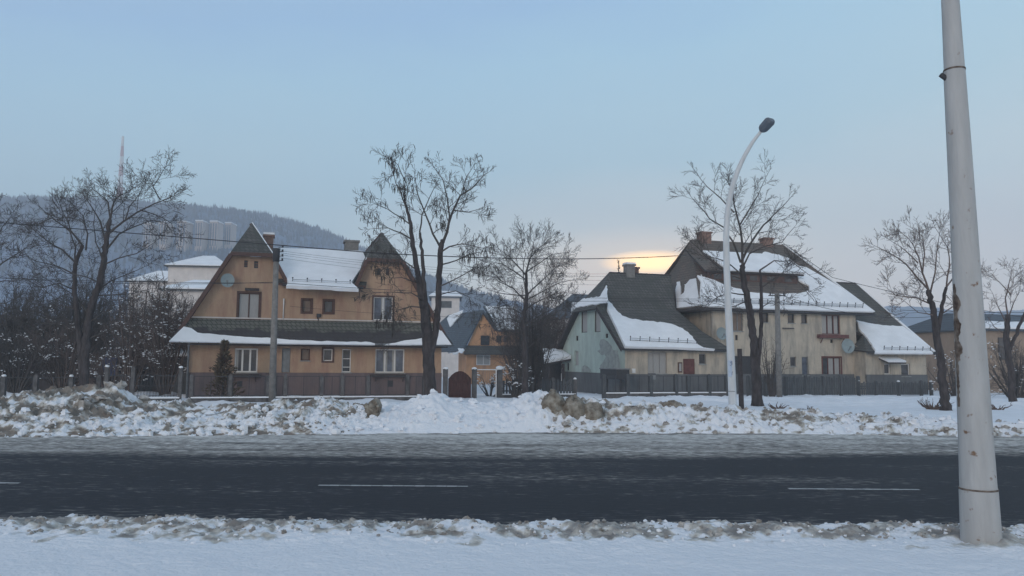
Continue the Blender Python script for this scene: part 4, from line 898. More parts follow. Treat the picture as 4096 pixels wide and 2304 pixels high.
# orange gabled house between trees: gable faces the viewer
def orange_house():
    Y = 74.; fr = Fr(gx(1862, Y), Y, 0, R(8)); t = thing('house', 'orange gabled house with slate roof seen between the bare trees', 'house', fr.o, R(8))
    g = lambda a, b_: fr.F(a, b_)
    bl = g(1862,1575)[0]; br = g(2075,1575)[0]; ze = g(1862,1392)[1]; ap = g(1932,1240); zr = ap[1]; za = g(2040,1322)[1]
    mb = MB(); mb.add([(bl,0,-.3),(br,0,-.3),(br,0,za),(g(1985,1322)[0],0,za),(ap[0],0,zr-.2),(bl,0,ze)], [(0,1,2,3,4,5)]); mb.add([(bl,0,-.3),(bl,10,-.3),(bl,10,ze),(bl,0,ze)], [(0,3,2,1)]); mb.add([(br,0,-.3),(br,8,-.3),(br,8,za),(br,0,za)], [(0,1,2,3)]); mb.build('wall', M['orange'], t)
    mb = MB(); ul = g(1855,1400)[0]
    # main slopes run back and to the left
    bkx = -1.2
    mb.slab([(ul-.2,-.4,ze-.3),(ap[0],-.4,zr),(ap[0]+bkx-1.6,9,zr),(ul-5.2,9,ze-.3)], .15)
    mb.slab([(ap[0],-.4,zr),(g(1990,1322)[0],-.4,za),(g(1990,1322)[0]+bkx,9,za),(ap[0]+bkx-1.6,9,zr)], .15)
    ro = mb.build('roof', M['tileblue'], t)
    a = g(1990,1335)[0]; b_ = g(2085,1335)[0]
    mb = MB(); mb.slab([(a,-.4,za),(b_,-.4,za),(b_,4,za+2.6),(a-1,4,za+2.6)], .15); r2_ = mb.build('roof', M['tileblue'], t)
    mb = MB(); mb.slab([(a,-.42,za+.14),(b_,-.42,za+.14),(b_,3.8,za+2.6),(a-.8,3.8,za+2.6)], .12); mb.build('snow', M['roofsnow'], r2_)
    pl_ = [(ul-.2,-.4,ze-.3),(ap[0],-.4,zr),(ap[0]+bkx-1.6,9,zr)]
    snow_sheet(ro, fr, pl_, [(1768,1310),(1795,1262),(1850,1240),(1845,1252),(1797,1312)], .1, .03, .6)
    snow_sheet(ro, fr, pl_, [(1790,1412),(1800,1398),(1845,1394),(1855,1400),(1845,1412)], .1, .15, .4)
    zc = g(1950,1412)[1]; mb = MB(); mb.slab([(bl-.3,-.9,zc-.1),(br,-.9,zc-.1),(br,-.02,zc+.7),(bl,-.02,zc+.7)], .1); pn_ = mb.build('pent_roof', M['tile'], t)
    for (x0_,y0_,x1_,y1_,fm,pn2) in ((1925,1345,1955,1378,'wooddark','glass'),(1988,1345,2003,1366,'wooddark','glass'),(2018,1347,2030,1366,'wooddark','glass'),(1908,1422,1958,1458,'white','white')):
        r = rect(fr, x0_,y0_,x1_,y1_); mb = MB(); mb.box((r[0]-.06,-.06,r[1]-.06),(r[2]+.06,.02,r[3]+.06)); wn = mb.build('window', M[fm], t)
        mb = MB(); mb.box((r[0],-.07,r[1]),((r[0]+r[2])/2-.03,-.062,r[3])); mb.box(((r[0]+r[2])/2+.03,-.07,r[1]),(r[2],-.062,r[3])); mb.build('pane', M[pn2 if pn2 != 'white' else 'curtain'], wn)
orange_house()
def at2(px, Y): p = P(px, 1440, Y); return p.x, p.y
def zat(px, py, Y): return P(px, py, Y).z
x, y = at2(1722, 105); simple_house('small pale house behind the forked pod tree', x, y, R(5), 3.8, 6, zat(1790,1183,105), zat(1790,1166,108), 'pale', 'tileblue', .9, windows=((1.3, zat(1790,1230,105), 2.7, zat(1790,1205,105), 'metal', 'glass'),), snowfr=(.02,.98), chim=False)
x, y = at2(655, 90); simple_house('big pale house with white hipped roof behind the snowy shrub', x, y, R(6), 6.6, 9, zat(760,1058,90), zat(740,1018,93), 'pale', 'tile', 3.0, snowfr=(.02,.99), chim=False, windows=((2.8, 5.2, 3.9, 7.2, 'metal','glass'),))
x, y = at2(640, 72); simple_house('pale house with lower snowy roof beside the ochre gable', x, y, R(10), 6.0, 8, zat(760,1152,72), zat(760,1118,75), 'pale', 'tile', 2.2, snowfr=(.02,.99), chim=False, windows=((3.6, zat(780,1215,72), 4.5, zat(780,1180,72), 'metal','glass'),))
x, y = at2(500, 120); simple_house('distant white roofed house among the left trees', x, y, R(4), 9, 9, zat(560,1120,120), zat(560,1080,123), 'pale', 'tile', 3., snowfr=(.02,.99), chim=False)
x, y = at2(3590, 74); simple_house('dark roofed house behind the right wing of the terrace', x, y, R(17), 5.6, 10, zat(3700,1430,74), zat(3650,1268,80), 'cream', 'tileblue', 2.6, snowfr=(.02,.45), windows=((1,1,2,2.4,'metal','glass'),), chim=False)
x, y = at2(3930, 60); simple_house('dark shaded house at the right edge beyond the tram pole', x, y, R(14), 12, 9, zat(4000,1310,60), zat(4000,1255,65), 'duskwall', 'tileblue', 1.5, windows=((1.6,2.6,2.6,4.2,'wooddark','glass'),(4.6,2.6,5.8,4.2,'wooddark','glass')), snowfr=(.02,.4), chim=False)
x, y = at2(3760, 110); simple_house('low bluish house with snowy roof far behind the right trees', x, y, R(10), 13, 9, zat(3800,1400,110), zat(3800,1330,115), 'pale', 'tile', 3., snowfr=(.02,.99), chim=False)
x, y = at2(2290, 72); simple_house('snow dusted roof of a house behind the mint gable', x, y, R(17), 6, 8, zat(2330,1260,72), zat(2340,1175,76), 'pale', 'tileblue', 2.0, snowfr=(.05,.55), chim=False)
# garden sheds on the left
def shed(label, px0, px1, Y, ytop, ybot, m='shed', sn=True, ang=R(9)):
    x0_ = gx(px0, Y); x1_ = gx(px1, Y); zt_ = zat((px0+px1)/2, ytop, Y); t = thing('shed', label, 'shed', (x0_, Y, 0), ang); L = (x1_-x0_)
    mb = MB(); mb.box((0,0,-.1),(L,3,zt_-.25)); mb.build('wall', M[m], t)
    mb = MB(); mb.slab([(-.3,-.4,zt_-.35),(L+.3,-.4,zt_-.35),(L+.3,3.4,zt_+.15),(-.3,3.4,zt_+.15)], .08); ro = mb.build('roof', M['wooddark'], t)
    if sn: mb = MB(); mb.slab([(-.3,-.42,zt_-.20),(L+.3,-.42,zt_-.20),(L+.3,3.4,zt_+.32),(-.3,3.4,zt_+.32)], .15, down=(0,0,-1)); mb.build('snow', M['roofsnow'], ro)
    mb = MB(); mb.box((L*.3,-.05,0),(L*.3+.9,-.01,min(1.9, zt_-.5))); mb.build('door', M['wooddark'], t)
    return t
shed('dark garden shed with snow roof at the far left', -60, 235, 50, 1392, 1500)
shed('long dark shed with white roof between the left tree trunks', 250, 560, 52, 1408, 1500)
shed('grey lean-to shed beside the left wall of the ochre house', 560, 742, 47, 1402, 1500, 'fencegrey')
x, y = at2(405, 46); t = MB(); 
for k in range(6): t.add([(k*.15,0,1.2),((k+1)*.15,.03*(k % 2),1.2),((k+1)*.15,.05*((k+1) % 2),2.2),(k*.15,.05*(k % 2),2.2)], [(0,1,2,3)])
t.box((0,.06,1.15),(.9,.1,2.2)); ob = t.build('tarpaulin', M['bluetarp']); ob.location = (x, y, 0); tag(ob, 'blue sheet hung in front of the sheds on the left', 'tarpaulin')

# ------------------------------------------------------------------ fences
def fence_pt(px, setb=5.0):           # on the fence line, parallel to the houses
    o = Vector((-17.2, 41.0, 0)) - VX*setb; p = hitpl(px, 1440, o, VX); return Vector((p.x, p.y, 0))
def gz0(x, y): return float(ground_z(np.array([[x]]), np.array([[y]]))[0,0])
def fence(label, posts, top=1.35, kind='mesh', post='postconc', snowcap=True, wallbase=True, name='fence', setb=5., postw=.16, posth=None, group='fences along the front gardens'):
    ps = [fence_pt(p, setb) for p in posts]; o_ = ps[0]; t = thing(name, label, 'fence', (o_.x, o_.y, 0), ANG, group)
    loc = [(p-o_).dot(UX) for p in ps]; hh = posth or top+.05; g0 = gz0(o_.x, o_.y)-.02
    for k, a in enumerate(loc):
        h_ = hh + .04*math.sin(k*2.7); w_ = postw/2
        mb = MB(); mb.box((a-w_,-w_,-.1),(a+w_,w_,h_)); mb.add([(a-w_,-w_,h_),(a+w_,-w_,h_),(a+w_,w_,h_),(a-w_,w_,h_),(a,0,h_+.06)], [(0,1,4),(1,2,4),(2,3,4),(3,0,4)])
        po = mb.build('post', M[post], t)
        if snowcap and k % 2 == 0: s_ = MB(); s_.blob((a,0,h_+.06), w_*1.25, k, 0, 8, 5, .1, (1,1,.6)); s_.build('snow_cap', M['roofsnow'], po)
    if wallbase: mb = MB(); mb.box((loc[0],-.08,-.1),(loc[-1],.08,.34)); mb.build('base_wall', M['postconc'], t); mb = MB(); mb.slab([(loc[0],-.09,.40),(loc[-1],-.09,.40),(loc[-1],.09,.40),(loc[0],.09,.40)], .055); mb.build('snow', M['roofsnow'], t)
    for a, b_ in zip(loc, loc[1:]):
        mb = MB(); x0_ = a+postw*.75; x1_ = b_-postw*.75; zb_ = .46
        if x1_-x0_ < .3: continue
        if kind == 'mesh':
            for q in ((x0_,zb_,x1_,zb_),(x0_,top,x1_,top),(x0_,zb_,x0_,top),(x1_,zb_,x1_,top),((x0_+x1_)/2,zb_,(x0_+x1_)/2,top)): mb.bar((q[0],0,q[1]),(q[2],0,q[3]),.03,.03)
            n = int((x1_-x0_)/.2)
            for k in range(1, n): c = x0_+(x1_-x0_)*k/n; mb.bar((c,0,zb_),(c,0,top),.004,.004)
            for k in range(1, 0): c = zb_+(top-zb_)*k/7; mb.bar((x0_,0,c),(x1_,0,c),.005,.005)
            mb.build('mesh_panel', M['iron'], t)
        elif kind == 'bars':
            for zq in (zb_, (zb_+top)/2, top): mb.bar((x0_,0,zq),(x1_,0,zq),.035,.035)
            n = int((x1_-x0_)/.12)
            for k in range(n+1): c = x0_+(x1_-x0_)*k/n; mb.bar((c,0,zb_-.05),(c,0,top+.08),.018,.018)
            mb.build('bar_panel', M['iron'], t)
        else:
            for zq in (.55, top-.25): mb.bar((x0_,.03,zq),(x1_,.03,zq),.04,.07)
            n = max(2, int((x1_-x0_)/.16))
            for k in range(n+1):
                c = x0_+(x1_-x0_)*k/n; h_ = top+.06*math.sin(k*3.7+a); mb.box((c-.06,-.02,.15),(c+.055,.008,h_))
            mb.build('board_panel', M['fencegrey'], t)
    return t
fence('wire mesh garden fence with a pale snow capped post at the far left', [-260,-90,20,148,290,400], 1.30, 'mesh')
fence('iron bar fence in front of the snowy yard left of the ochre house', [430,535,725], 1.38, 'bars', posth=1.75)
fence('framed wire fence along the front of the ochre house', [770,925,1075,1145,1290,1372,1475,1632,1700], 1.36, 'mesh', snowcap=False)
fence('garden fence with snowy posts in front of the orange house', [1995,2060,2130,2212,2300], 1.15, 'board', setb=3.5)
fence('wire fence on thin posts in front of the low cream wing', [2415,2510,2602,2702,2752,2835,2905], 1.35, 'mesh', 'fencegrey', False, setb=2.6, postw=.2)
fence('dark board fence in front of the middle block of the terrace', [2990,3060,3140,3220,3290,3360,3430], 1.30, 'board', 'fencegrey', False, False, setb=2.4)
fence('low board fence before the right wing of the terrace', [3430,3500,3590,3680,3720], .95, 'board', 'fencegrey', True, False, setb=2.4)
# gates
def gate_posts(): pass
a = fence_pt(1795, 4.9); b_ = fence_pt(1886, 4.9); L = (b_-a).length
t = thing('gate', 'closed red brown board gate with arched top by the forked tree', 'gate', (a.x, a.y, 0), ANG)
mb = MB(); n = 9
for k in range(n):
    c0_ = L*k/n; c1_ = L*(k+1)/n-.01; hA = 1.22+.42*math.sin(math.pi*min(1,max(0,(k+.1)/n)))**.8; hB = 1.22+.42*math.sin(math.pi*min(1,(k+.9)/n))**.8
    mb.add([(c0_,-.03,.15),(c1_,-.03,.15),(c1_,-.03,hB),(c0_,-.03,hA),(c0_,.03,.15),(c1_,.03,.15),(c1_,.03,hB),(c0_,.03,hA)], [(0,1,2,3),(7,6,5,4),(0,4,5,1),(1,5,6,2),(2,6,7,3),(3,7,4,0)])
mb.build('leaf', M['gatered'], t)
mb = MB(); mb.bar((.1,-.06,.5),(L-.1,-.06,.5),.05,.09); mb.bar((.1,-.06,1.1),(L-.1,-.06,1.1),.05,.09); mb.build('crossbar', M['gatered'], t)
for q in (-.16, L+.16):
    mb = MB(); mb.box((q-.11,-.11,-.1),(q+.11,.11,1.75)); p_ = mb.build('post', M['postconc'], t); mb = MB(); mb.blob((q,0,1.77),.15,int(q*7),0,8,5,.1,(1,1,.5)); mb.build('snow_cap', M['roofsnow'], p_)
a = fence_pt(1900, 4.9); b_ = fence_pt(1985, 4.9); L = (b_-a).length
t = thing('gate', 'open framed metal gate panel right of the red board gate', 'gate', (a.x, a.y, 0), ANG)
mb = MB()
for q in ((0,.2,L,.2),(0,1.72,L,1.72),(0,.2,0,1.72),(L,.2,L,1.72)): mb.bar((q[0],0,q[1]),(q[2],0,q[3]),.05,.05)
mb.build('frame', M['white'], t)
mb = MB()
for k in range(1,10): mb.bar((L*k/10,0,.2),(L*k/10,0,1.72),.006,.006)
mb.build('wire', M['metal'], t)
mb = MB(); mb.box((L+.08,-.12,-.1),(L+.32,.12,1.75)); p_ = mb.build('post', M['postconc'], t)
mb = MB(); mb.blob((L+.2,0,1.8),.2,5,0,10,6,.12,(1.1,1,.6)); mb.build('snow_cap', M['roofsnow'], p_)
# mailbox post at the cream wing
p = fence_pt(2602, 2.4); t = thing('mailbox', 'grey letter box on the fence post before the cream wing window', 'mailbox', (p.x, p.y, 0), ANG)
mb = MB(); mb.box((-.2,-.25,1.15),(.2,-.11,1.42)); mb.build('box', M['metal'], t); mb = MB(); mb.slab([(-.24,-.3,1.44),(.24,-.3,1.44),(.24,-.1,1.52),(-.24,-.1,1.52)], .02); mb.build('lid', M['postconc'], t)

# ------------------------------------------------------------------ poles, lamp, wires
# tram mast, right foreground
mY = 9.25
bp = P(3926, 2178, mY)
t = thing('tram_pole', 'thick off white steel mast in the snow at the right edge', 'pole', (bp.x, bp.y, bp.z))
tab = [(-900,3752,50),(-300,3784,62),(0,3801,68),(270,3817,78),(293,3818,82),(600,3837,91),(850,3852,97),(1200,3872,107),(1700,3900,123),(1945,3913,132),(1965,3914,138),(2178,3926,146),(2260,3930,148)]
axis = [(P(c_, y_, mY)-bp, w_/2/FPX*mY*.985) for y_, c_, w_ in tab][::-1]
def axp(z): return Vector((float(np.interp(z, [a_.z for a_, r_ in axis], [a_.x for a_, r_ in axis])), 0, z)), float(np.interp(z, [a_.z for a_, r_ in axis], [r_ for a_, r_ in axis]))
mb = MB(); mb.tube([a_ for a_, r_ in axis], [r_ for a_, r_ in axis], 40)
sh = mb.build('shaft', M['pole'], t)
for yy_ in (1955, 282):
    z = P(3914, yy_, mY).z-bp.z; c_, r_ = axp(z); mb = MB(); mb.tube([c_-Vector((0,0,.010)),c_+Vector((0,0,.010))], r_+.006, 40); mb.build('joint_band', M['rust'], t)
mb = MB()   # rusty scar along the left side
rnd = random.Random(3); zA = P(3830, 1440, mY).z-bp.z; zB = P(3822, 1135, mY).z-bp.z; nz0 = 60; cols = 7; vs_ = []
for j in range(nz0+1):
    z = zA-.55+(zB-zA+.55)*j/nz0; f = (z-zA)/(zB-zA)
    wl = (.10 if f < 0 else .30*min(1, (1-f)*5+.15)*(.75+.25*math.sin(z*23)))+rnd.uniform(-.035,.035); c_, rr_ = axp(z)
    for k in range(cols): aa = R(178)+(k/(cols-1)-.4)*wl*3.; vs_.append((c_.x+(rr_+.003)*math.cos(aa), (rr_+.003)*math.sin(aa), z))
mb.add(vs_, [(j*cols+k, j*cols+k+1, (j+1)*cols+k+1, (j+1)*cols+k) for j in range(nz0) for k in range(cols-1)], 0, True)
mb.build('rust_scar', M['rust'], t)
mb = MB(); q_ = P(3790, 318, mY)-bp; mb.tube([q_, P(3762, 298, mY)-bp], .032, 8); mb.build('stub', M['iron'], t)
# curved street lamp
lY = 28.; lb = P(2932, 1642, lY); t = thing('street_lamp', 'white street lamp with curved arm leaning right over the bank', 'street lamp', (lb.x, lb.y, lb.z-.1))
lp = [(2932,1650,.15),(2928,1540,.142),(2922,1400,.135),(2914,1250,.125),(2908,1100,.118),(2905,980,.112),(2907,900,.106),(2916,810,.100),(2938,720,.093),(2970,640,.083),(3010,570,.070),(3042,528,.055)]
pts = [P(a, b2, lY)-t.location for a, b2, c in lp]; q = []; qr = []
for i in range(len(pts)-1):
    for k in range(4):
        tt = k/4; p0 = pts[max(i-1,0)]; p1 = pts[i]; p2 = pts[i+1]; p3 = pts[min(i+2,len(pts)-1)]
        q.append(.5*((2*p1)+(p2-p0)*tt+(2*p0-5*p1+4*p2-p3)*tt*tt+(3*p1-p0-3*p2+p3)*tt**3)); qr.append(lp[i][2]*(1-tt)+lp[i+1][2]*tt)
q.append(pts[-1]); qr.append(lp[-1][2])
mb = MB(); mb.tube(q, qr, 20); mb.build('mast', M['paintpole'], t)
hd = P(3046, 524, lY)-t.location; he_ = P(3076, 486, lY)-t.location
ax_ = Vector((.36,-.55,.42)).normalized(); sx = Vector((.75,.5,0)).normalized(); nz_ = sx.cross(ax_).normalized()
def hp_(a, b2, c): return hd+ax_*a+sx*b2+nz_*c
mb = MB(); prof = [(-.02,.08,.06),(.06,.15,.10),(.14,.17,.12),(.48,.19,.12),(.56,.15,.09)]
vs_ = []; 
for a, w_, h_ in prof: vs_ += [hp_(a,-w_,-h_),hp_(a,w_,-h_),hp_(a,w_*1.05,0),hp_(a,w_*.7,h_),hp_(a,-w_*.7,h_),hp_(a,-w_*1.05,0)]
fs = [(i*6+k, i*6+(k+1) % 6, (i+1)*6+(k+1) % 6, (i+1)*6+k) for i in range(4) for k in range(6)]+[(5,4,3,2,1,0),(24,25,26,27,28,29)]
mb.add(vs_, fs, 0); mb.tube([pts[-1], hp_(.1,0,0)], .05, 8); lh = mb.build('lamp_head', M['lamp'], t)
mb = MB(); v8 = [hp_(.16,-.12,-.118),hp_(.16,.12,-.118),hp_(.48,.14,-.118),hp_(.48,-.14,-.118)]; low = [v_-nz_*.035 for v_ in v8]
mb.add(v8+low, [(0,1,2,3),(7,6,5,4),(0,4,5,1),(1,5,6,2),(2,6,7,3),(3,7,4,0)]); mb.build('lens', M['dish'], lh)
zj = P(2930, 1565, lY).z-t.location.z; mb = MB(); mb.tube([(-.02,0,zj-.01),(-.02,0,zj+.01)], .147, 20); mb.build('joint_band', M['metal'], t)
# small sheet with scribbled blue marks on the post
c = P(2918, 1475, lY)-t.location; mb = MB(); n = 8
for k in range(n):
    a0_ = R(238+64*k/n); a1_ = R(238+64*(k+1)/n); r_ = .146
    mb.add([(c.x+r_*math.cos(a0_),r_*math.sin(a0_),c.z-.28),(c.x+r_*math.cos(a1_),r_*math.sin(a1_),c.z-.28),(c.x+r_*math.cos(a1_),r_*math.sin(a1_),c.z+.30),(c.x+r_*math.cos(a0_),r_*math.sin(a0_),c.z+.30)], [(0,1,2,3)])
stk = mb.build('poster', M['sticker'], t)
mb = MB()
for (x0_,y0_,x1_,y1_) in ((.02,.26,.09,.26),(.02,.22,.08,.20),(.05,.26,.05,.13),(.02,.17,.09,.17),(.08,.1,.10,.06),(.09,.06,.07,.03),(.08,.02,.10,-.02),(.07,-.03,.10,-.05),(.08,-.08,.05,-.15),(.05,-.15,.04,-.22),(-.02,.26,.0,.20),(-.02,.12,.02,.12)):
    f_ = lambda x_: -math.sqrt(max(.001,.152**2-x_*x_)); mb.bar((c.x+x0_,f_(x0_),c.z+y0_),(c.x+x1_,f_(x1_),c.z+y1_),.012,.012)
mb.build('writing', M['ink'], stk)
# utility poles
def upole(label, px, Y, ytop, ybase, r0, r1, m='concrete', px_top=None):
    b2 = P(px, ybase, Y); tpz = P(px_top or px, ytop, Y); t = thing('utility_pole', label, 'utility pole', (b2.x, b2.y, min(b2.z, .1)-.05), 0, 'utility poles in front of the houses')
    mb = MB(); mb.tube([(0,0,0),(tpz.x-b2.x,0,tpz.z-t.location.z)], [r0,r1], 14); mb.build('shaft', M[m], t); return t, Vector((tpz.x-b2.x,0,tpz.z-t.location.z))
t, h_ = upole('grey concrete utility pole in front of the ochre house', 1088, 37.5, 998, 1600, .175, .12, 'chimgrey', 1106)
mb = MB(); mb.tube([h_-Vector((0,0,.6)), h_+Vector((0,0,-.05)), h_+Vector((0,0,.05))], [.16,.17,.2], 10); mb.build('cap', M['iron'], t)
for k in range(4): mb = MB(); z = h_.z+.1-.22*k; mb.bar((h_.x+.1,0,z),(h_.x+.3,0,z+.03),.03,.03); mb.tube([(h_.x+.3,0,z),(h_.x+.3,0,z+.12)], .045, 8); mb.build('insulator', M['iron'], t)
t, h_ = upole('tall grey utility pole before the middle of the cream terrace', 3118, 45.5, 1172, 1600, .17, .14, 'chimgrey', 3108)
mb = MB(); mb.bar((h_.x-.5,0,h_.z-.15),(h_.x+.5,0,h_.z-.15),.06,.06); mb.build('crossarm', M['iron'], t)
for q_ in (-.4,.4): mb = MB(); mb.tube([(h_.x+q_,0,h_.z-.12),(h_.x+q_,0,h_.z+.05)], .04, 8); mb.build('insulator', M['iron'], t)
t, h_ = upole('dark wooden post standing right behind the street lamp', 2967, 30., 1395, 1640, .10, .09, 'wooddark', 2958)
def wire(label, a, b2, sag=.3, r_=.014, n=24):
    a = Vector(a); b2 = Vector(b2); mb = MB(); o_ = a.copy()
    mb.tube([a.lerp(b2, k/n)-Vector((0,0,sag*4*(k/n)*(1-k/n)))-o_ for k in range(n+1)], r_, 5); ob = mb.build('cable', M['wire']); ob.location = o_; tag(ob, label, 'cable', 'overhead cables'); return ob
wire('thick overhead cable running across above the ochre roof', P(-500,850,33), P(1480,1010,33), .0, .02)
wire('long overhead cable from the ochre house to the terrace', P(1480,1010,33), P(2745,1021,47), .25, .022)
wire('lower pair cable left of the ochre gable, upper strand', P(-300,1100,37.5), P(1105,1132,37.5), .1, .012)
wire('cable strand at dish level on the ochre gable', P(-300,1085,37.5), P(1105,1128,37.5), .3, .012)
for k, (y0_, y1_) in enumerate(((1002,1085),(1010,1095),(1018,1112),(1030,1130))):
    wire(('topmost','second','third','lowest')[k]+' of the four thin cables from the concrete pole to the right', P(1112,y0_,37.5), P(2500,y1_+10,46), .35, .006)
wire('cable below the snow guards along the middle roof', P(1112,1130,37.5), P(1940,1178,43), .05, .013)
wire('cable from the mint roof to the grey pole', P(2300,1190,47), P(3105,1195,45.5), .05, .012)
wire('second cable from the mint roof to the grey pole', P(2300,1205,47), P(3105,1203,45.5), .0, .012)
wire('cable running from the grey pole down to the right', P(3110,1175,45.5), P(3900,1240,50), .9, .014)
wire('cable rising from the terrace ridge to the right', P(3150,985,44), P(3330,1110,44), .0, .016)
wire('slanting service cable from ridge to right trees', P(3330,1110,44), P(4300,1300,44), .2, .014)
wire('cable crossing behind the tram pole at the right', P(3600,1240,40), P(4300,1245,40), .1, .012)
wire('service cable across the upper windows of the ochre house', P(1160,1225,41), P(1900,1270,44), .1, .008)

# ------------------------------------------------------------------ trees
def jit(rnd, s): return Vector((rnd.gauss(0,s), rnd.gauss(0,s), rnd.gauss(0,s)))
class Tree:
    def __init__(s, seed, tw=.009): s.r = random.Random(seed); s.b = MB(); s.tips = []; s.tw = tw
    def branch(s, p, d, L, r0, lvl, up=.15, kink=.22, kids=5, maxl=3, ratio=.55, spread=50):
        n = max(3, int(L/(.28 if lvl < 2 else .2))); n = min(n, 12); pts = [Vector(p)]; rr = [r0]; d = Vector(d).normalized()
        for k in range(n):
            d = (d + jit(s.r, kink) + Vector((0,0,up*.3))).normalized(); pts.append(pts[-1]+d*(L/n)); rr.append(max(s.tw*.6, r0*(1-.85*(k+1)/n)))
        s.b.tube(pts, rr, 6 if r0 > .05 else (4 if r0 > .02 else 3), 0, False)
        if lvl >= maxl: s.tips.append(pts[-1]); s.tips.append(pts[n//2]); return
        kk = max(2, int(kids*(L/1.6)**.5 + s.r.random()))
        for c in range(kk):
            f = .22+.78*(c+s.r.random())/kk; i = min(n-1, int(f*n)); q = pts[i].lerp(pts[i+1], f*n-i) if i < n else pts[-1]
            dd = (pts[i+1]-pts[i]).normalized(); ax = dd.cross(jit(s.r, 1)).normalized(); ang = R(s.r.uniform(spread*.55, spread*1.25))
            nd = Matrix.Rotation(ang, 3, ax) @ dd
            s.branch(q, nd, L*ratio*s.r.uniform(.6,1.2)*(1.15-.5*f), max(s.tw, rr[i]*.55), lvl+1, up, kink*1.1, kids, maxl, ratio, spread)
    def limb(s, pts, r0, r1, lvl=0, L=1.6, kids=5, every=.55, start=.3, **kw):
        pts = [Vector(p) for p in pts]; q = []
        for i in range(len(pts)-1):
            m_ = max(2, int((pts[i+1]-pts[i]).length/.35))
            for k in range(m_): q.append(pts[i].lerp(pts[i+1], k/m_)+jit(s.r, .011))
        q.append(pts[-1]); N = len(q); rr = [r0+(r1-r0)*k/(N-1) for k in range(N)]
        s.b.tube(q, rr, 8 if r0 > .06 else 5, 0, False)
        acc = 0; tot = sum((q[i+1]-q[i]).length for i in range(N-1)); run = 0
        for i in range(N-1):
            seg = (q[i+1]-q[i]); run += seg.length; acc += seg.length
            if run/tot < start: acc = 0; continue
            if acc > every:
                acc = 0; d = seg.normalized(); ax = d.cross(jit(s.r, 1)).normalized(); nd = Matrix.Rotation(R(s.r.uniform(30,75)), 3, ax) @ d
                s.branch(q[i+1], nd, L*s.r.uniform(.6,1.2)*(1.1-.5*run/tot), max(s.tw, min(.028, rr[i]*.42)), lvl+1, kids=kids, **kw)
        s.branch(q[-1], q[-1]-q[-3], L*.4, r1, lvl+1, kids=kids, **kw)
def tree(label, seed, Y, trunks, limbs, L=1.6, kids=5, every=.5, tw=.011, m='twig', tm='bark', pods=0, depthv=1.2, maxl=3, name='bare_tree', zbase=None, kink=.22, extra_up=.15, spread=50, shrink=.84, start=.3):
    # trunks: lists of (px, py, radius); limbs: (list of (px,py), r0, dY)
    b0 = P(trunks[0][0][0], trunks[0][0][1], Y); o_ = Vector((b0.x, b0.y, 0)); 
    g = gz0(b0.x, b0.y); o_.z = g-.1
    t = thing(name, label, 'tree', o_, 0, 'bare winter trees'); rnd = random.Random(seed*3+1)
    mb = MB()
    for j, tr in enumerate(trunks):
        pts = [P(a, b2, Y+dy)-o_ for a, b2, r_, *dy_ in tr for dy in [dy_[0] if dy_ else 0]]; rs = [x_[2]*(1 if pods else .85) for x_ in tr]
        if j == 0: pts[0].z = 0; rs = list(rs); 
        q = []; qr = []
        for i in range(len(pts)-1):
            m_ = 6
            for k in range(m_): q.append(pts[i].lerp(pts[i+1], k/m_)+jit(rnd, .02*(k > 0))); qr.append(rs[i]+(rs[i+1]-rs[i])*k/m_)
        q.append(pts[-1]); qr.append(rs[-1]); 
        if j == 0: qr[0] *= 1.35; qr[1] *= 1.12
        mb.tube(q, qr, 12)
    mb.build('trunk', M[tm], t)
    T_ = Tree(seed, tw)
    for (pl_, r0, dY) in limbs:
        k = len(pl_); a0_, b0_ = pl_[0]; pts = [P(a0_+(a-a0_)*shrink, b0_+(b2-b0_)*shrink, Y+dY*i/(k-1))-o_ for i, (a, b2) in enumerate(pl_)]
        T_.limb(pts, r0*.82, max(tw, r0*.2), 0, L, kids, every, start=start, maxl=maxl, kink=kink, up=extra_up, spread=spread)
    T_.b.build('crown', M[m], t)
    if pods:
        pb = MB(); rnd = random.Random(seed+5)
        hot = [rnd.choice(T_.tips) for _ in range(26)]
        cl = [c for c in T_.tips if rnd.random() < (.035 + .12*(min((c-h).length for h in hot) < .6))][:pods//2]
        for c in cl:
            for k in range(rnd.randint(1,2)):
                p = c+Vector((rnd.gauss(0,.02), rnd.gauss(0,.02), 0)); Lp = rnd.uniform(.12,.40); bx_ = rnd.uniform(-.14,.14)
                pb.tube([p, p+Vector((bx_*.7,0,-Lp*.5)), p+Vector((bx_*.6,0,-Lp))], [.008,.018,.006], 4)
        ob = pb.build('seed_pods', M['pod'], t); ob['kind'] = 'stuff'
    return t, T_
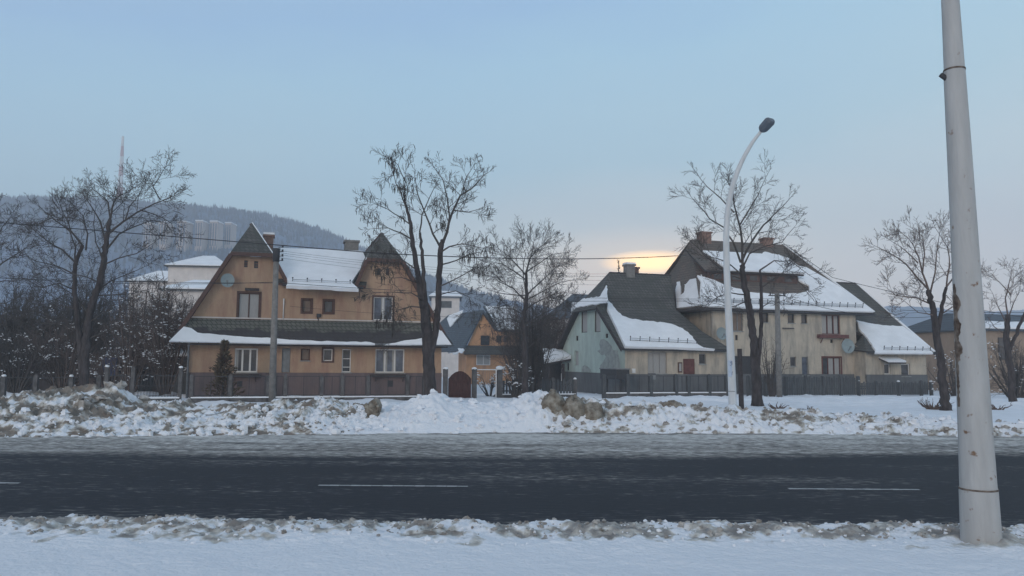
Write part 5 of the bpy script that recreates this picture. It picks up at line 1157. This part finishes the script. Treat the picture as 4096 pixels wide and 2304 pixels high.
# forked pod tree
tree('forked bare tree hung with dark seed pods beside the ochre house', 11, 34.5,
  [[(1722,1600,.30),(1718,1480,.27),(1710,1360,.25),(1700,1240,.22),(1690,1200,.17),(1672,1100,.125),(1650,960,.10),(1635,860,.07),(1615,780,.045)],
   [(1716,1440,.17),(1740,1340,.15),(1752,1240,.14),(1758,1120,.135),(1762,1000,.12),(1770,960,.10)],
   [(1712,1340,.12),(1700,1180,.10),(1690,1040,.08),(1680,930,.055)]],
  [([(1762,1000),(1790,920),(1810,840),(1850,760),(1900,730),(1955,670)], .09, 1.0), ([(1762,990),(1728,930),(1700,850),(1665,760),(1650,690)], .07, -1.2),
   ([(1790,930),(1800,860),(1790,780),(1770,700),(1735,650)], .06, -.8), ([(1758,1010),(1800,985),(1860,970),(1945,990)], .055, -1.4), ([(1760,1060),(1830,1040),(1900,1010),(1960,1000)], .045, 1.5),
   ([(1752,1150),(1820,1120),(1890,1080),(1930,1050)], .045, -1.0), ([(1650,960),(1600,930),(1540,905),(1480,910)], .05, -1.0), ([(1645,900),(1600,870),(1540,830),(1470,800)], .045, 1.2),
   ([(1635,860),(1610,790),(1580,720),(1560,660)], .05, -.5), ([(1615,780),(1620,720),(1590,650),(1570,630)], .04, .8), ([(1668,1080),(1610,1040),(1560,1010),(1490,1000)], .045, 1.4),
   ([(1680,930),(1690,850),(1720,780),(1760,700)], .05, .4), ([(1700,1200),(1640,1170),(1560,1165),(1470,1170)], .04, -1.6), ([(1695,1230),(1640,1225),(1590,1240),(1530,1270)], .04, -1.0),
   ([(1756,1180),(1830,1160),(1890,1190),(1900,1240)], .035, .8), ([(1810,840),(1880,850),(1940,830)], .04, -1.0), ([(1850,760),(1870,700),(1900,650)], .035, .3), ([(1672,1130),(1600,1110),(1540,1110)], .04, -1.8),
   ([(1756,1220),(1700,1290),(1600,1330),(1520,1345)], .03, -1.6)],
  L=1.45, kids=9, every=.10, shrink=.91, extra_up=.08, pods=1000, kink=.10, tw=.0085, spread=40, start=.18)
# lamp tree
tree('bare tree with spreading crown behind the curved street lamp', 23, 33.,
  [[(3030,1625,.27),(3025,1520,.24),(3018,1400,.20),(3005,1280,.18),(2990,1200,.16),(2975,1120,.15),(2968,1060,.13)],
   [(3028,1500,.12),(3040,1360,.10),(3046,1230,.09),(3045,1150,.07),(3040,1080,.05)]],
  [([(2968,1060),(2970,980),(2960,900),(2935,800),(2925,730),(2905,700)], .075, .6), ([(2968,1040),(3010,960),(3060,890),(3110,840),(3170,780)], .07, .8), ([(2965,1050),(2930,960),(2890,900),(2830,860),(2760,780)], .06, -.8),
   ([(2970,1070),(3000,1010),(3060,980),(3140,960),(3190,900)], .05, -1.2), ([(2975,1120),(2920,1100),(2860,1060),(2800,1010),(2760,950)], .05, 1.0), ([(3040,1080),(3100,1040),(3170,1040),(3250,1100)], .045, -1.0),
   ([(2935,850),(2880,790),(2820,740),(2775,680)], .045, .6), ([(2960,900),(3000,830),(3040,770),(3070,700)], .045, -.6), ([(3045,1150),(3120,1100),(3190,1110),(3260,1180)], .04, 1.2), ([(2985,1180),(2920,1170),(2860,1190),(2820,1230)], .04, -1.2),
   ([(2970,1100),(2900,1040),(2820,1020),(2735,945)], .04, -1.4), ([(3046,1230),(3090,1200),(3140,1210)], .03, .5), ([(2990,1200),(2930,1230),(2850,1215)], .035, .7)],
  L=1.45, kids=9, every=.13, kink=.09, tw=.0085, spread=42, shrink=.93, extra_up=.10, start=.18)
# middle tree
tree('dense bare tree between the orange house and the mint gable', 31, 40.,
  [[(2105,1580,.22),(2102,1480,.19),(2098,1380,.17),(2095,1280,.14),(2108,1180,.11),(2104,1090,.08)]],
  [([(2104,1090),(2120,1030),(2150,990),(2210,940)], .06, .5), ([(2104,1100),(2070,1060),(2030,1020),(1985,985)], .055, -.8), ([(2100,1200),(2050,1150),(1990,1120),(1945,1090)], .05, .8), ([(2108,1180),(2160,1130),(2200,1090),(2250,1050)], .055, 1.0),
   ([(2098,1260),(2040,1230),(1980,1230)], .04, -1.), ([(2100,1240),(2160,1200),(2230,1170),(2270,1160)], .045, -.8), ([(2096,1320),(2150,1280),(2220,1250),(2260,1230)], .04, .6), ([(2100,1150),(2090,1080),(2100,1000),(2090,960)], .04, -.5), ([(2098,1340),(2050,1300),(2010,1300)], .035, .6), ([(2098,1400),(2150,1360),(2190,1340)], .03, .9), ([(2104,1090),(2160,1050),(2220,1010),(2290,1000)], .045, -.6), ([(2104,1120),(2050,1080),(2000,1050),(1950,1040)], .045, .3), ([(2104,1180),(2040,1180),(1980,1170),(1930,1150)], .04, -.7), ([(2106,1200),(2180,1160),(2260,1120),(2330,1110)], .045, .4), ([(2100,1300),(2180,1250),(2260,1210),(2320,1190)], .04, -1.0), ([(2104,1090),(2130,1010),(2140,950)], .04, -.9), ([(2096,1300),(2030,1270),(1960,1290)], .035, -.5)],
  L=1.6, kids=10, every=.10, kink=.11, shrink=.9, start=.15, tw=.009, m='twig', spread=46)
def bushy(label, seed, px, ybase, Y, wpx, ytop, n, m='twigbrown', L=1.7, snow=0, name='bare_shrub', kids=5, maxl=2, tw=.009, cat='shrub', grp='bare shrubs and thickets'):
    b0 = P(px, ybase, Y); top = P(px, ytop, Y).z; o_ = Vector((b0.x, b0.y, max(0, gz0(b0.x, b0.y))-.05)); hgt = top-o_.z; wd = wpx/FPX*Y/2
    t = thing(name, label, cat, o_, 0, grp); T_ = Tree(seed, tw); rnd = random.Random(seed)
    for k in range(n):
        a = rnd.uniform(0, 6.28); f = rnd.random()**.6; ex = Vector((math.cos(a)*wd*f, math.sin(a)*wd*.6*f, hgt*rnd.uniform(.55,.9)*(1-.3*f)))
        s_ = Vector((ex.x*.15, ex.y*.15, 0)); mid = s_.lerp(ex, .5)+Vector((ex.x*.1, 0, hgt*.05))
        T_.limb([s_, mid, ex], .045, .016, 0, L, kids, .4, start=.15, maxl=maxl, kink=.2, up=.25, spread=40)
    T_.b.build('branches', M[m], t)
    if snow:
        sb = MB()
        for k in range(snow):
            c = rnd.choice(T_.tips[::3])+jit(rnd, .03); rs_ = rnd.uniform(.025,.06)
            for q_ in range(3): sb.blob(c+jit(rnd, .07), rs_*rnd.uniform(.5,1), k*3+q_, 0, 6, 4, .3, (1.6,1,.6))
        ob = sb.build('snow', M['roofsnow'], t); ob['kind'] = 'stuff'
    return t
bushy('fine twigged tall shrub left of the mint gable', 41, 2190, 1575, 62., 320, 1050, 60, 'twigbrown', 2.6, kids=8, tw=.012)
# left trees
tree('big dark spreading tree left of the ochre house', 51, 35.,
  [[(335,1600,.26),(338,1500,.24),(342,1400,.22),(352,1300,.20),(372,1200,.18),(400,1130,.17),(415,1050,.16),(425,960,.13),(440,880,.10)],
   [(330,1500,.17),(322,1380,.16),(310,1260,.14),(298,1160,.12),(300,1060,.11),(330,980,.09)]],
  [([(440,880),(450,820),(470,780),(540,740)], .06, .6), ([(430,940),(500,880),(560,840),(640,800),(740,760)], .07, -.8), ([(425,1000),(480,930),(540,900),(620,870),(700,880)], .06, 1.), ([(420,960),(400,880),(360,810),(320,750)], .06, -.6),
   ([(440,880),(430,800),(400,770),(360,740)], .05, .5), ([(330,980),(280,920),(210,870),(150,820)], .06, .9), ([(310,1060),(240,990),(170,950),(90,880)], .06, -.9), ([(300,1100),(220,1060),(130,1040),(60,1000)], .05, .7),
   ([(640,800),(610,740),(650,680),(670,640)], .035, 0), ([(345,1000),(350,930),(330,850),(290,800)], .055, .4), ([(415,1060),(480,1030),(560,1010),(640,960)], .05, -1.), ([(372,1180),(450,1120),(540,1080),(610,1050)], .045, .8), ([(298,1160),(230,1130),(150,1150),(80,1110)], .045, -1.2), ([(310,1240),(240,1220),(160,1240)], .04, .8), ([(355,1290),(430,1240),(500,1210)], .04, -.6),([(500,880),(520,820),(560,770),(600,700)], .04, .4), ([(360,1260),(300,1180),(220,1130),(150,1090)], .05, .6), ([(320,1330),(240,1290),(150,1290),(80,1250)], .045, -.9), ([(380,1180),(460,1180),(560,1170),(640,1150)], .045, 1.1), ([(345,1360),(430,1320),(520,1300),(600,1290)], .04, .4), ([(300,1060),(300,980),(270,880),(230,780)], .05, -.3), ([(415,1050),(380,960),(370,880),(380,800)], .05, .9), ([(560,840),(630,860),(700,900),(720,960)], .035, .2), ([(210,870),(150,900),(80,900),(30,870)], .035, .5), ([(400,1130),(330,1100),(250,1090),(180,1040)], .04, -1.4)],
  L=1.6, kids=9, every=.11, kink=.12, tw=.0095, m='twig', shrink=.9, extra_up=.08, start=.15)
tree('bare tree cut off by the left edge', 57, 36., [[(-60,1600,.24),(-55,1400,.2),(-50,1200,.17),(-45,1060,.14)]],
  [([(-45,1060),(-20,960),(20,880),(60,830)], .06, .4), ([(-45,1100),(20,1040),(90,1000),(150,960)], .055, -.8), ([(-48,1140),(30,1120),(110,1130)], .05, .8), ([(-45,1060),(-90,960),(-120,860)], .06, .4), ([(-46,1080),(-10,980),(-10,900),(10,800)], .05, -.5), ([(-50,1220),(40,1210),(100,1180)], .045, -.6)],
  L=1.9, kids=8, every=.2, kink=.16, tw=.0095)
# right trees
tree('bare tree leaning left of the tram pole with dark bushes at its foot', 61, 31.,
  [[(3785,1648,.24),(3775,1560,.20),(3765,1440,.18),(3745,1330,.16),(3735,1240,.14),(3715,1160,.12)],
   [(3750,1350,.10),(3768,1240,.09),(3785,1150,.07)]],
  [([(3715,1160),(3690,1090),(3670,1020),(3650,970),(3600,920)], .055, .5), ([(3715,1160),(3670,1110),(3620,1050),(3560,1010),(3500,980)], .055, -.8), ([(3720,1180),(3740,1090),(3750,1000),(3760,920)], .05, .6), ([(3785,1150),(3800,1060),(3790,980),(3740,900)], .045, -.5),
   ([(3785,1150),(3830,1090),(3860,1010)], .045, .8), ([(3730,1220),(3660,1190),(3580,1180),(3540,1150)], .04, 1.), ([(3738,1260),(3670,1250),(3610,1200)], .035, -.8), ([(3690,1090),(3700,1010),(3690,940),(3640,900)], .04, -.3), ([(3765,1260),(3820,1220),(3860,1180)], .035, .5), ([(3670,1050),(3620,1000),(3560,960)], .035, .9)],
  L=1.35, kids=9, every=.12, m='twigbrown', kink=.09, tw=.008, spread=40, start=.15, shrink=.95)
tree('pale twigged tree at the right edge behind the tram pole', 67, 37.,
  [[(4050,1600,.2),(4045,1480,.18),(4025,1360,.16),(4030,1260,.13)], [(4040,1400,.1),(4070,1320,.09),(4100,1250,.07)]],
  [([(4030,1260),(4020,1180),(4040,1100),(4050,1040)], .05, .4), ([(4028,1300),(3990,1220),(3960,1150)], .045, -.5), ([(4030,1280),(4060,1200),(4090,1130)], .045, .6), ([(4100,1250),(4130,1180),(4160,1100)], .045, .3), ([(4026,1340),(3970,1300),(3940,1260)], .04, .6), ([(4045,1180),(3990,1120),(3950,1080)], .035, .3)],
  L=1.5, kids=8, every=.2, m='twigbrown', kink=.14, tw=.009)
# thickets on the left, snow caught in the twigs
bushy('tall brown shrub full of snow clumps behind the left fence', 71, 660, 1570, 44., 250, 1080, 40, 'twigbrown', 1.6, 170, kids=8)
bushy('snow speckled brown thicket right of the big left tree', 72, 520, 1580, 46., 260, 1020, 40, 'twigbrown', 1.6, 110, kids=8)
bushy('dark thicket in front of the long shed', 73, 250, 1580, 45., 330, 1240, 44, 'twigbrown', 1.5, 60, kids=8)
bushy('low dark bushes before the far left shed', 74, 60, 1580, 44., 300, 1290, 40, 'twig', 1.5, 60, kids=8)
bushy('dark bush between the left tree and the iron fence', 75, 430, 1590, 41., 200, 1380, 30, 'twigbrown', 1.1, 40, kids=7)
bushy('tall dark thicket rising behind the big left tree', 171, 330, 1560, 50., 420, 1050, 80, 'twig', 2.4, 60, kids=8, tw=.015)
bushy('tall dark thicket at the far left behind the cut off tree', 172, 60, 1560, 50., 360, 1090, 80, 'twig', 2.4, 60, kids=8, tw=.015)
bushy('reddish thicket between the snowy shrub and the ochre gable', 173, 640, 1560, 49., 360, 1080, 70, 'twigbrown', 2.2, 90, kids=8, tw=.014)
bushy('brown brush at the back of the left yard', 76, 760, 1560, 52., 160, 1180, 30, 'twigbrown', 1.6, 160, kids=7)
bushy('dark dense brush round the trunk of the middle tree', 181, 2125, 1590, 43., 200, 1150, 34, 'twig', 1.6, 0, kids=8, tw=.010)
bushy('low twigs beside the post of the red gate', 77, 1960, 1590, 43., 130, 1480, 10, 'twig', .6, 30)
bushy('twiggy hedge plants in front of the dense middle tree', 78, 2060, 1590, 41., 160, 1440, 16, 'twig', .7, 40)
bushy('leafless climbing shrub on the middle of the cream terrace', 79, 3085, 1590, 47., 130, 1300, 16, 'twig', .9, 0, kids=6)
bushy('dark low bush at the foot of the right leaning tree', 80, 3730, 1650, 31.5, 150, 1600, 16, 'twigbrown', .4, 0)
bushy('dark low bush in the snow right of the tram pole', 81, 3990, 1655, 31.5, 90, 1612, 12, 'twigbrown', .35, 0)
bushy('small dry bush in the snow right of the lamp tree', 82, 3110, 1640, 31.5, 80, 1612, 10, 'twigbrown', .3, 0)
bushy('tiny dry bush in the snow before the terrace', 83, 3235, 1650, 31., 60, 1628, 8, 'twigbrown', .25, 0)
bushy('dark dense bushes at the right edge before the shaded house', 84, 4060, 1580, 47., 300, 1340, 40, 'twig', 1.4, 40, kids=7)
bushy('bluish bushes seen between the terrace and the tram pole', 85, 3820, 1590, 50., 200, 1400, 18, 'twig', 1.2, 60, kids=6)
bushy('pale brushwood rising behind the dense middle tree', 86, 2080, 1560, 60., 240, 1100, 30, 'twigbrown', 2.4, 0, kids=7)
# far tree line on the left slope
for k, (px_, yb, yt, Y, w_) in enumerate(((60,1440,1240,80,320),(240,1440,1180,90,300),(430,1440,1150,95,300),(600,1440,1130,100,260))):
    bushy(('leftmost','second','third','rightmost')[k]+' of the four grey trees beyond the left gardens', 90+k, px_, yb, Y, w_, yt, 26, 'twig', 4., 0, 'distant_tree', 4, 2, .016, 'tree', 'far trees beyond the left gardens')
# withered thuja and small conifer
def conifer(label, px, ybase, Y, wpx, ytop, m, seed, n=900, dens=(.3,.95), name='conifer'):
    b0 = P(px, ybase, Y); top = P(px, ytop, Y).z; g = 0.0; o_ = Vector((b0.x, b0.y, g)); H_ = top-g; wd = wpx/FPX*Y/2; t = thing(name, label, 'tree', o_, 0); rnd = random.Random(seed)
    mb = MB(); mb.tube([(0,0,0),(0.03,0,H_*.5),(0,0,H_*.96)], [.09,.05,.015], 7); mb.build('trunk', M['bark'], t)
    mb = MB()
    for k in range(n):
        z = H_*rnd.uniform(.05,1)**.9; f = z/H_; wv = wd*(1-f**2.2)*(.75+.35*math.sin(z*5+seed))*(.9 if f < .55 else .62+.2*math.sin(z*9)); a = rnd.uniform(0, 6.28); rr_ = wv*rnd.uniform(.2,1)
        p = Vector((math.cos(a)*rr_, math.sin(a)*rr_*.8, z)); d = Vector((math.cos(a), math.sin(a), rnd.uniform(.1,1.1))).normalized(); L_ = rnd.uniform(.12,.28); s_ = d.cross(Vector((0,0,1))).normalized()*rnd.uniform(.025,.06)
        up_ = s_.cross(d)*.6
        mb.add([p, p+d*L_*.5+s_+up_, p+d*L_, p+d*L_*.5-s_+up_, p+d*L_*.5-up_], [(0,1,2),(0,2,3),(0,4,1),(4,2,1),(0,3,4),(4,3,2)])
    mb.build('foliage', M[m], t)
    return t
conifer('withered red brown thuja in front of the ochre ground floor', 890, 1600, 39.2, 165, 1368, 'thuja', 5, 1300)
conifer('tiny dark fir tip showing above the mint roof', 2476, 1400, 85, 28, 1040, 'green', 6, 500)

# ------------------------------------------------------------------ hills
HP = [(-1400,800),(-600,805),(0,812),(200,806),(400,815),(640,826),(820,838),(950,850),(1060,866),(1180,892),(1300,930),(1390,970),(1500,1030),(1640,1090),(1760,1130),(1900,1180),(2050,1210),(2250,1245),(2450,1290),(2700,1340),(3000,1380)]
def hill_mesh(name, prof, Yr, Y0, mat_, rough=5., step=2.5):
    hx = np.array([pxX(a, Yr) for a, b2 in prof]); hz = np.array([P(a, b2, Yr).z for a, b2 in prof])
    xs_ = np.arange(hx[0], hx[-1], step); ys_ = np.linspace(Y0, Yr+Yr*.2, 60)
    def zf(X, Y):
        # the ridge stands where it is seen; the flank falls towards the houses
        c = np.interp(X*(Yr/np.maximum(Y, Y0))*0.35+X*.65, hx, hz); t = np.clip((Y-Y0)/(Yr-Y0), 0, 1); t2 = np.clip((Y-Yr)/(Yr*.2), 0, 1)
        z = c*(t*t*(3-2*t)*.55+.45*t)*(1-t2*.8)
        return z + t*(rough*fbm(X, Y, 70, 5, 101, .6) + .9*rough*(vnoise(X/4., Y/5., 7)-.6)*(t > .5)) - 3*(1-t)
    return grid(name, xs_, ys_, zf, mat_, sm=False)
hl = struct(hill_mesh('hill', HP, 720., 150., M['hill'], 5.)); bpy.context.view_layer.update()
HP2 = [(2400,1330),(2900,1310),(3200,1280),(3400,1240),(3550,1225),(3700,1240),(3900,1250),(4096,1240),(4500,1230),(5200,1235)]
struct(hill_mesh('far_hill', HP2, 900., 260., M['hill'], 4., 4.))

wd_ = MB(); rnd = random.Random(12); hxs = [pxX(a, 720.) for a, b2 in HP]; hzs = [P(a, b2, 720.).z for a, b2 in HP]
for k in range(7500):
    x = rnd.uniform(pxX(-300, 720), pxX(2000, 720)); f = rnd.random()**.75; y = 300+430*f; xr = x*y/720
    dg = bpy.context.evaluated_depsgraph_get() if k == 0 else dg
    ok_, loc_, nn_, fi_ = hl.ray_cast(Vector((xr, y, 500)), Vector((0,0,-1)))
    if not ok_: continue
    h_ = rnd.uniform(2.5,6.); w_ = rnd.uniform(.5,1.3); z = loc_.z-.5
    wd_.add([(xr-w_,y,z),(xr+w_,y,z),(xr+rnd.uniform(-.4,.4),y,z+h_),(xr,y-w_,z),(xr,y+w_,z)], [(0,1,2),(3,4,2)])
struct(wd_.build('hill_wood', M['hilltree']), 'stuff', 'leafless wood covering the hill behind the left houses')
tm_ = P(478, 800, 700.); mt = thing('radio_mast', 'faint tall red and white banded mast on the hill at the far left', 'mast', (tm_.x, tm_.y, tm_.z-25)); zt_ = P(478, 545, 700.).z-tm_.z+25
for k in range(9):
    z0_, z1_ = zt_*k/9, zt_*(k+1)/9; w0, w1 = 2.2-1.7*k/9, 2.2-1.7*(k+1)/9; mb = MB()
    for sx_, sy_ in ((-1,-1),(1,-1),(1,1),(-1,1)):
        mb.bar((sx_*w0,sy_*w0,z0_),(sx_*w1,sy_*w1,z1_),.5,.5); mb.bar((sx_*w0,sy_*w0,z0_),(-sy_*w1*1.0,sx_*w1,z1_),.5,.5); mb.bar((-sy_*w0,sx_*w0,z0_),(sx_*w1,sy_*w1,z1_),.5,.5)
    mb.build('lattice_section', M['mastred' if k % 2 else 'white'], mt)

for k, (x0_, x1_, yt_, yb_) in enumerate(((571,600,893,985),(629,662,889,985),(704,741,886,990),(778,806,884,992),(836,866,886,990),(897,921,892,985))):
    d_ = ray((x0_+x1_)/2, yb_); ok_, loc_, nn_, fi_ = hl.ray_cast(C0, d_.normalized()); Yt = loc_.y-10 if ok_ else 400.
    a_ = P(x0_, yb_, Yt); b_ = P(x1_, yb_, Yt); ht = P(x0_, yt_, Yt).z-a_.z; w_ = b_.x-a_.x
    t = thing('tower_block', ('leftmost','second','third','fourth','fifth','rightmost')[k]+' of the six faint pale tower blocks under the hill', 'tower block', (a_.x, a_.y, a_.z-12), 0, 'tower blocks below the hill')
    mb = MB(); mb.box((0,0,0),(w_,9,ht+12)); mb.build('wall', M['blockwall'], t); mb = MB(); mb.box((-.2,-.2,ht+12.02),(w_+.2,9.2,ht+12.6)); mb.build('roof', M['roofsnow'], t)
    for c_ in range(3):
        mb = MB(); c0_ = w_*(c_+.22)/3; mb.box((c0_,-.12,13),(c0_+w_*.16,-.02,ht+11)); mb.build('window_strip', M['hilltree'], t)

# ------------------------------------------------------------------ winter haze
HZ = True
if HZ:
    mb = MB(); mb.box((-1500,-60,-8),(1700,1100,215)); hz_ = mb.build('haze', [])
    m = bpy.data.materials.new('winter_haze'); m.use_nodes = True; t = m.node_tree; t.nodes.clear()
    o_ = t.nodes.new('ShaderNodeOutputMaterial'); v_ = t.nodes.new('ShaderNodeVolumePrincipled'); v_.inputs['Color'].default_value = (.95,.97,1,1); v_.inputs['Density'].default_value = .0011; v_.inputs['Anisotropy'].default_value = .2
    t.links.new(v_.outputs[0], o_.inputs['Volume']); hz_.data.materials.append(m); struct(hz_, 'stuff', 'thin cold winter haze over the street and the hill')
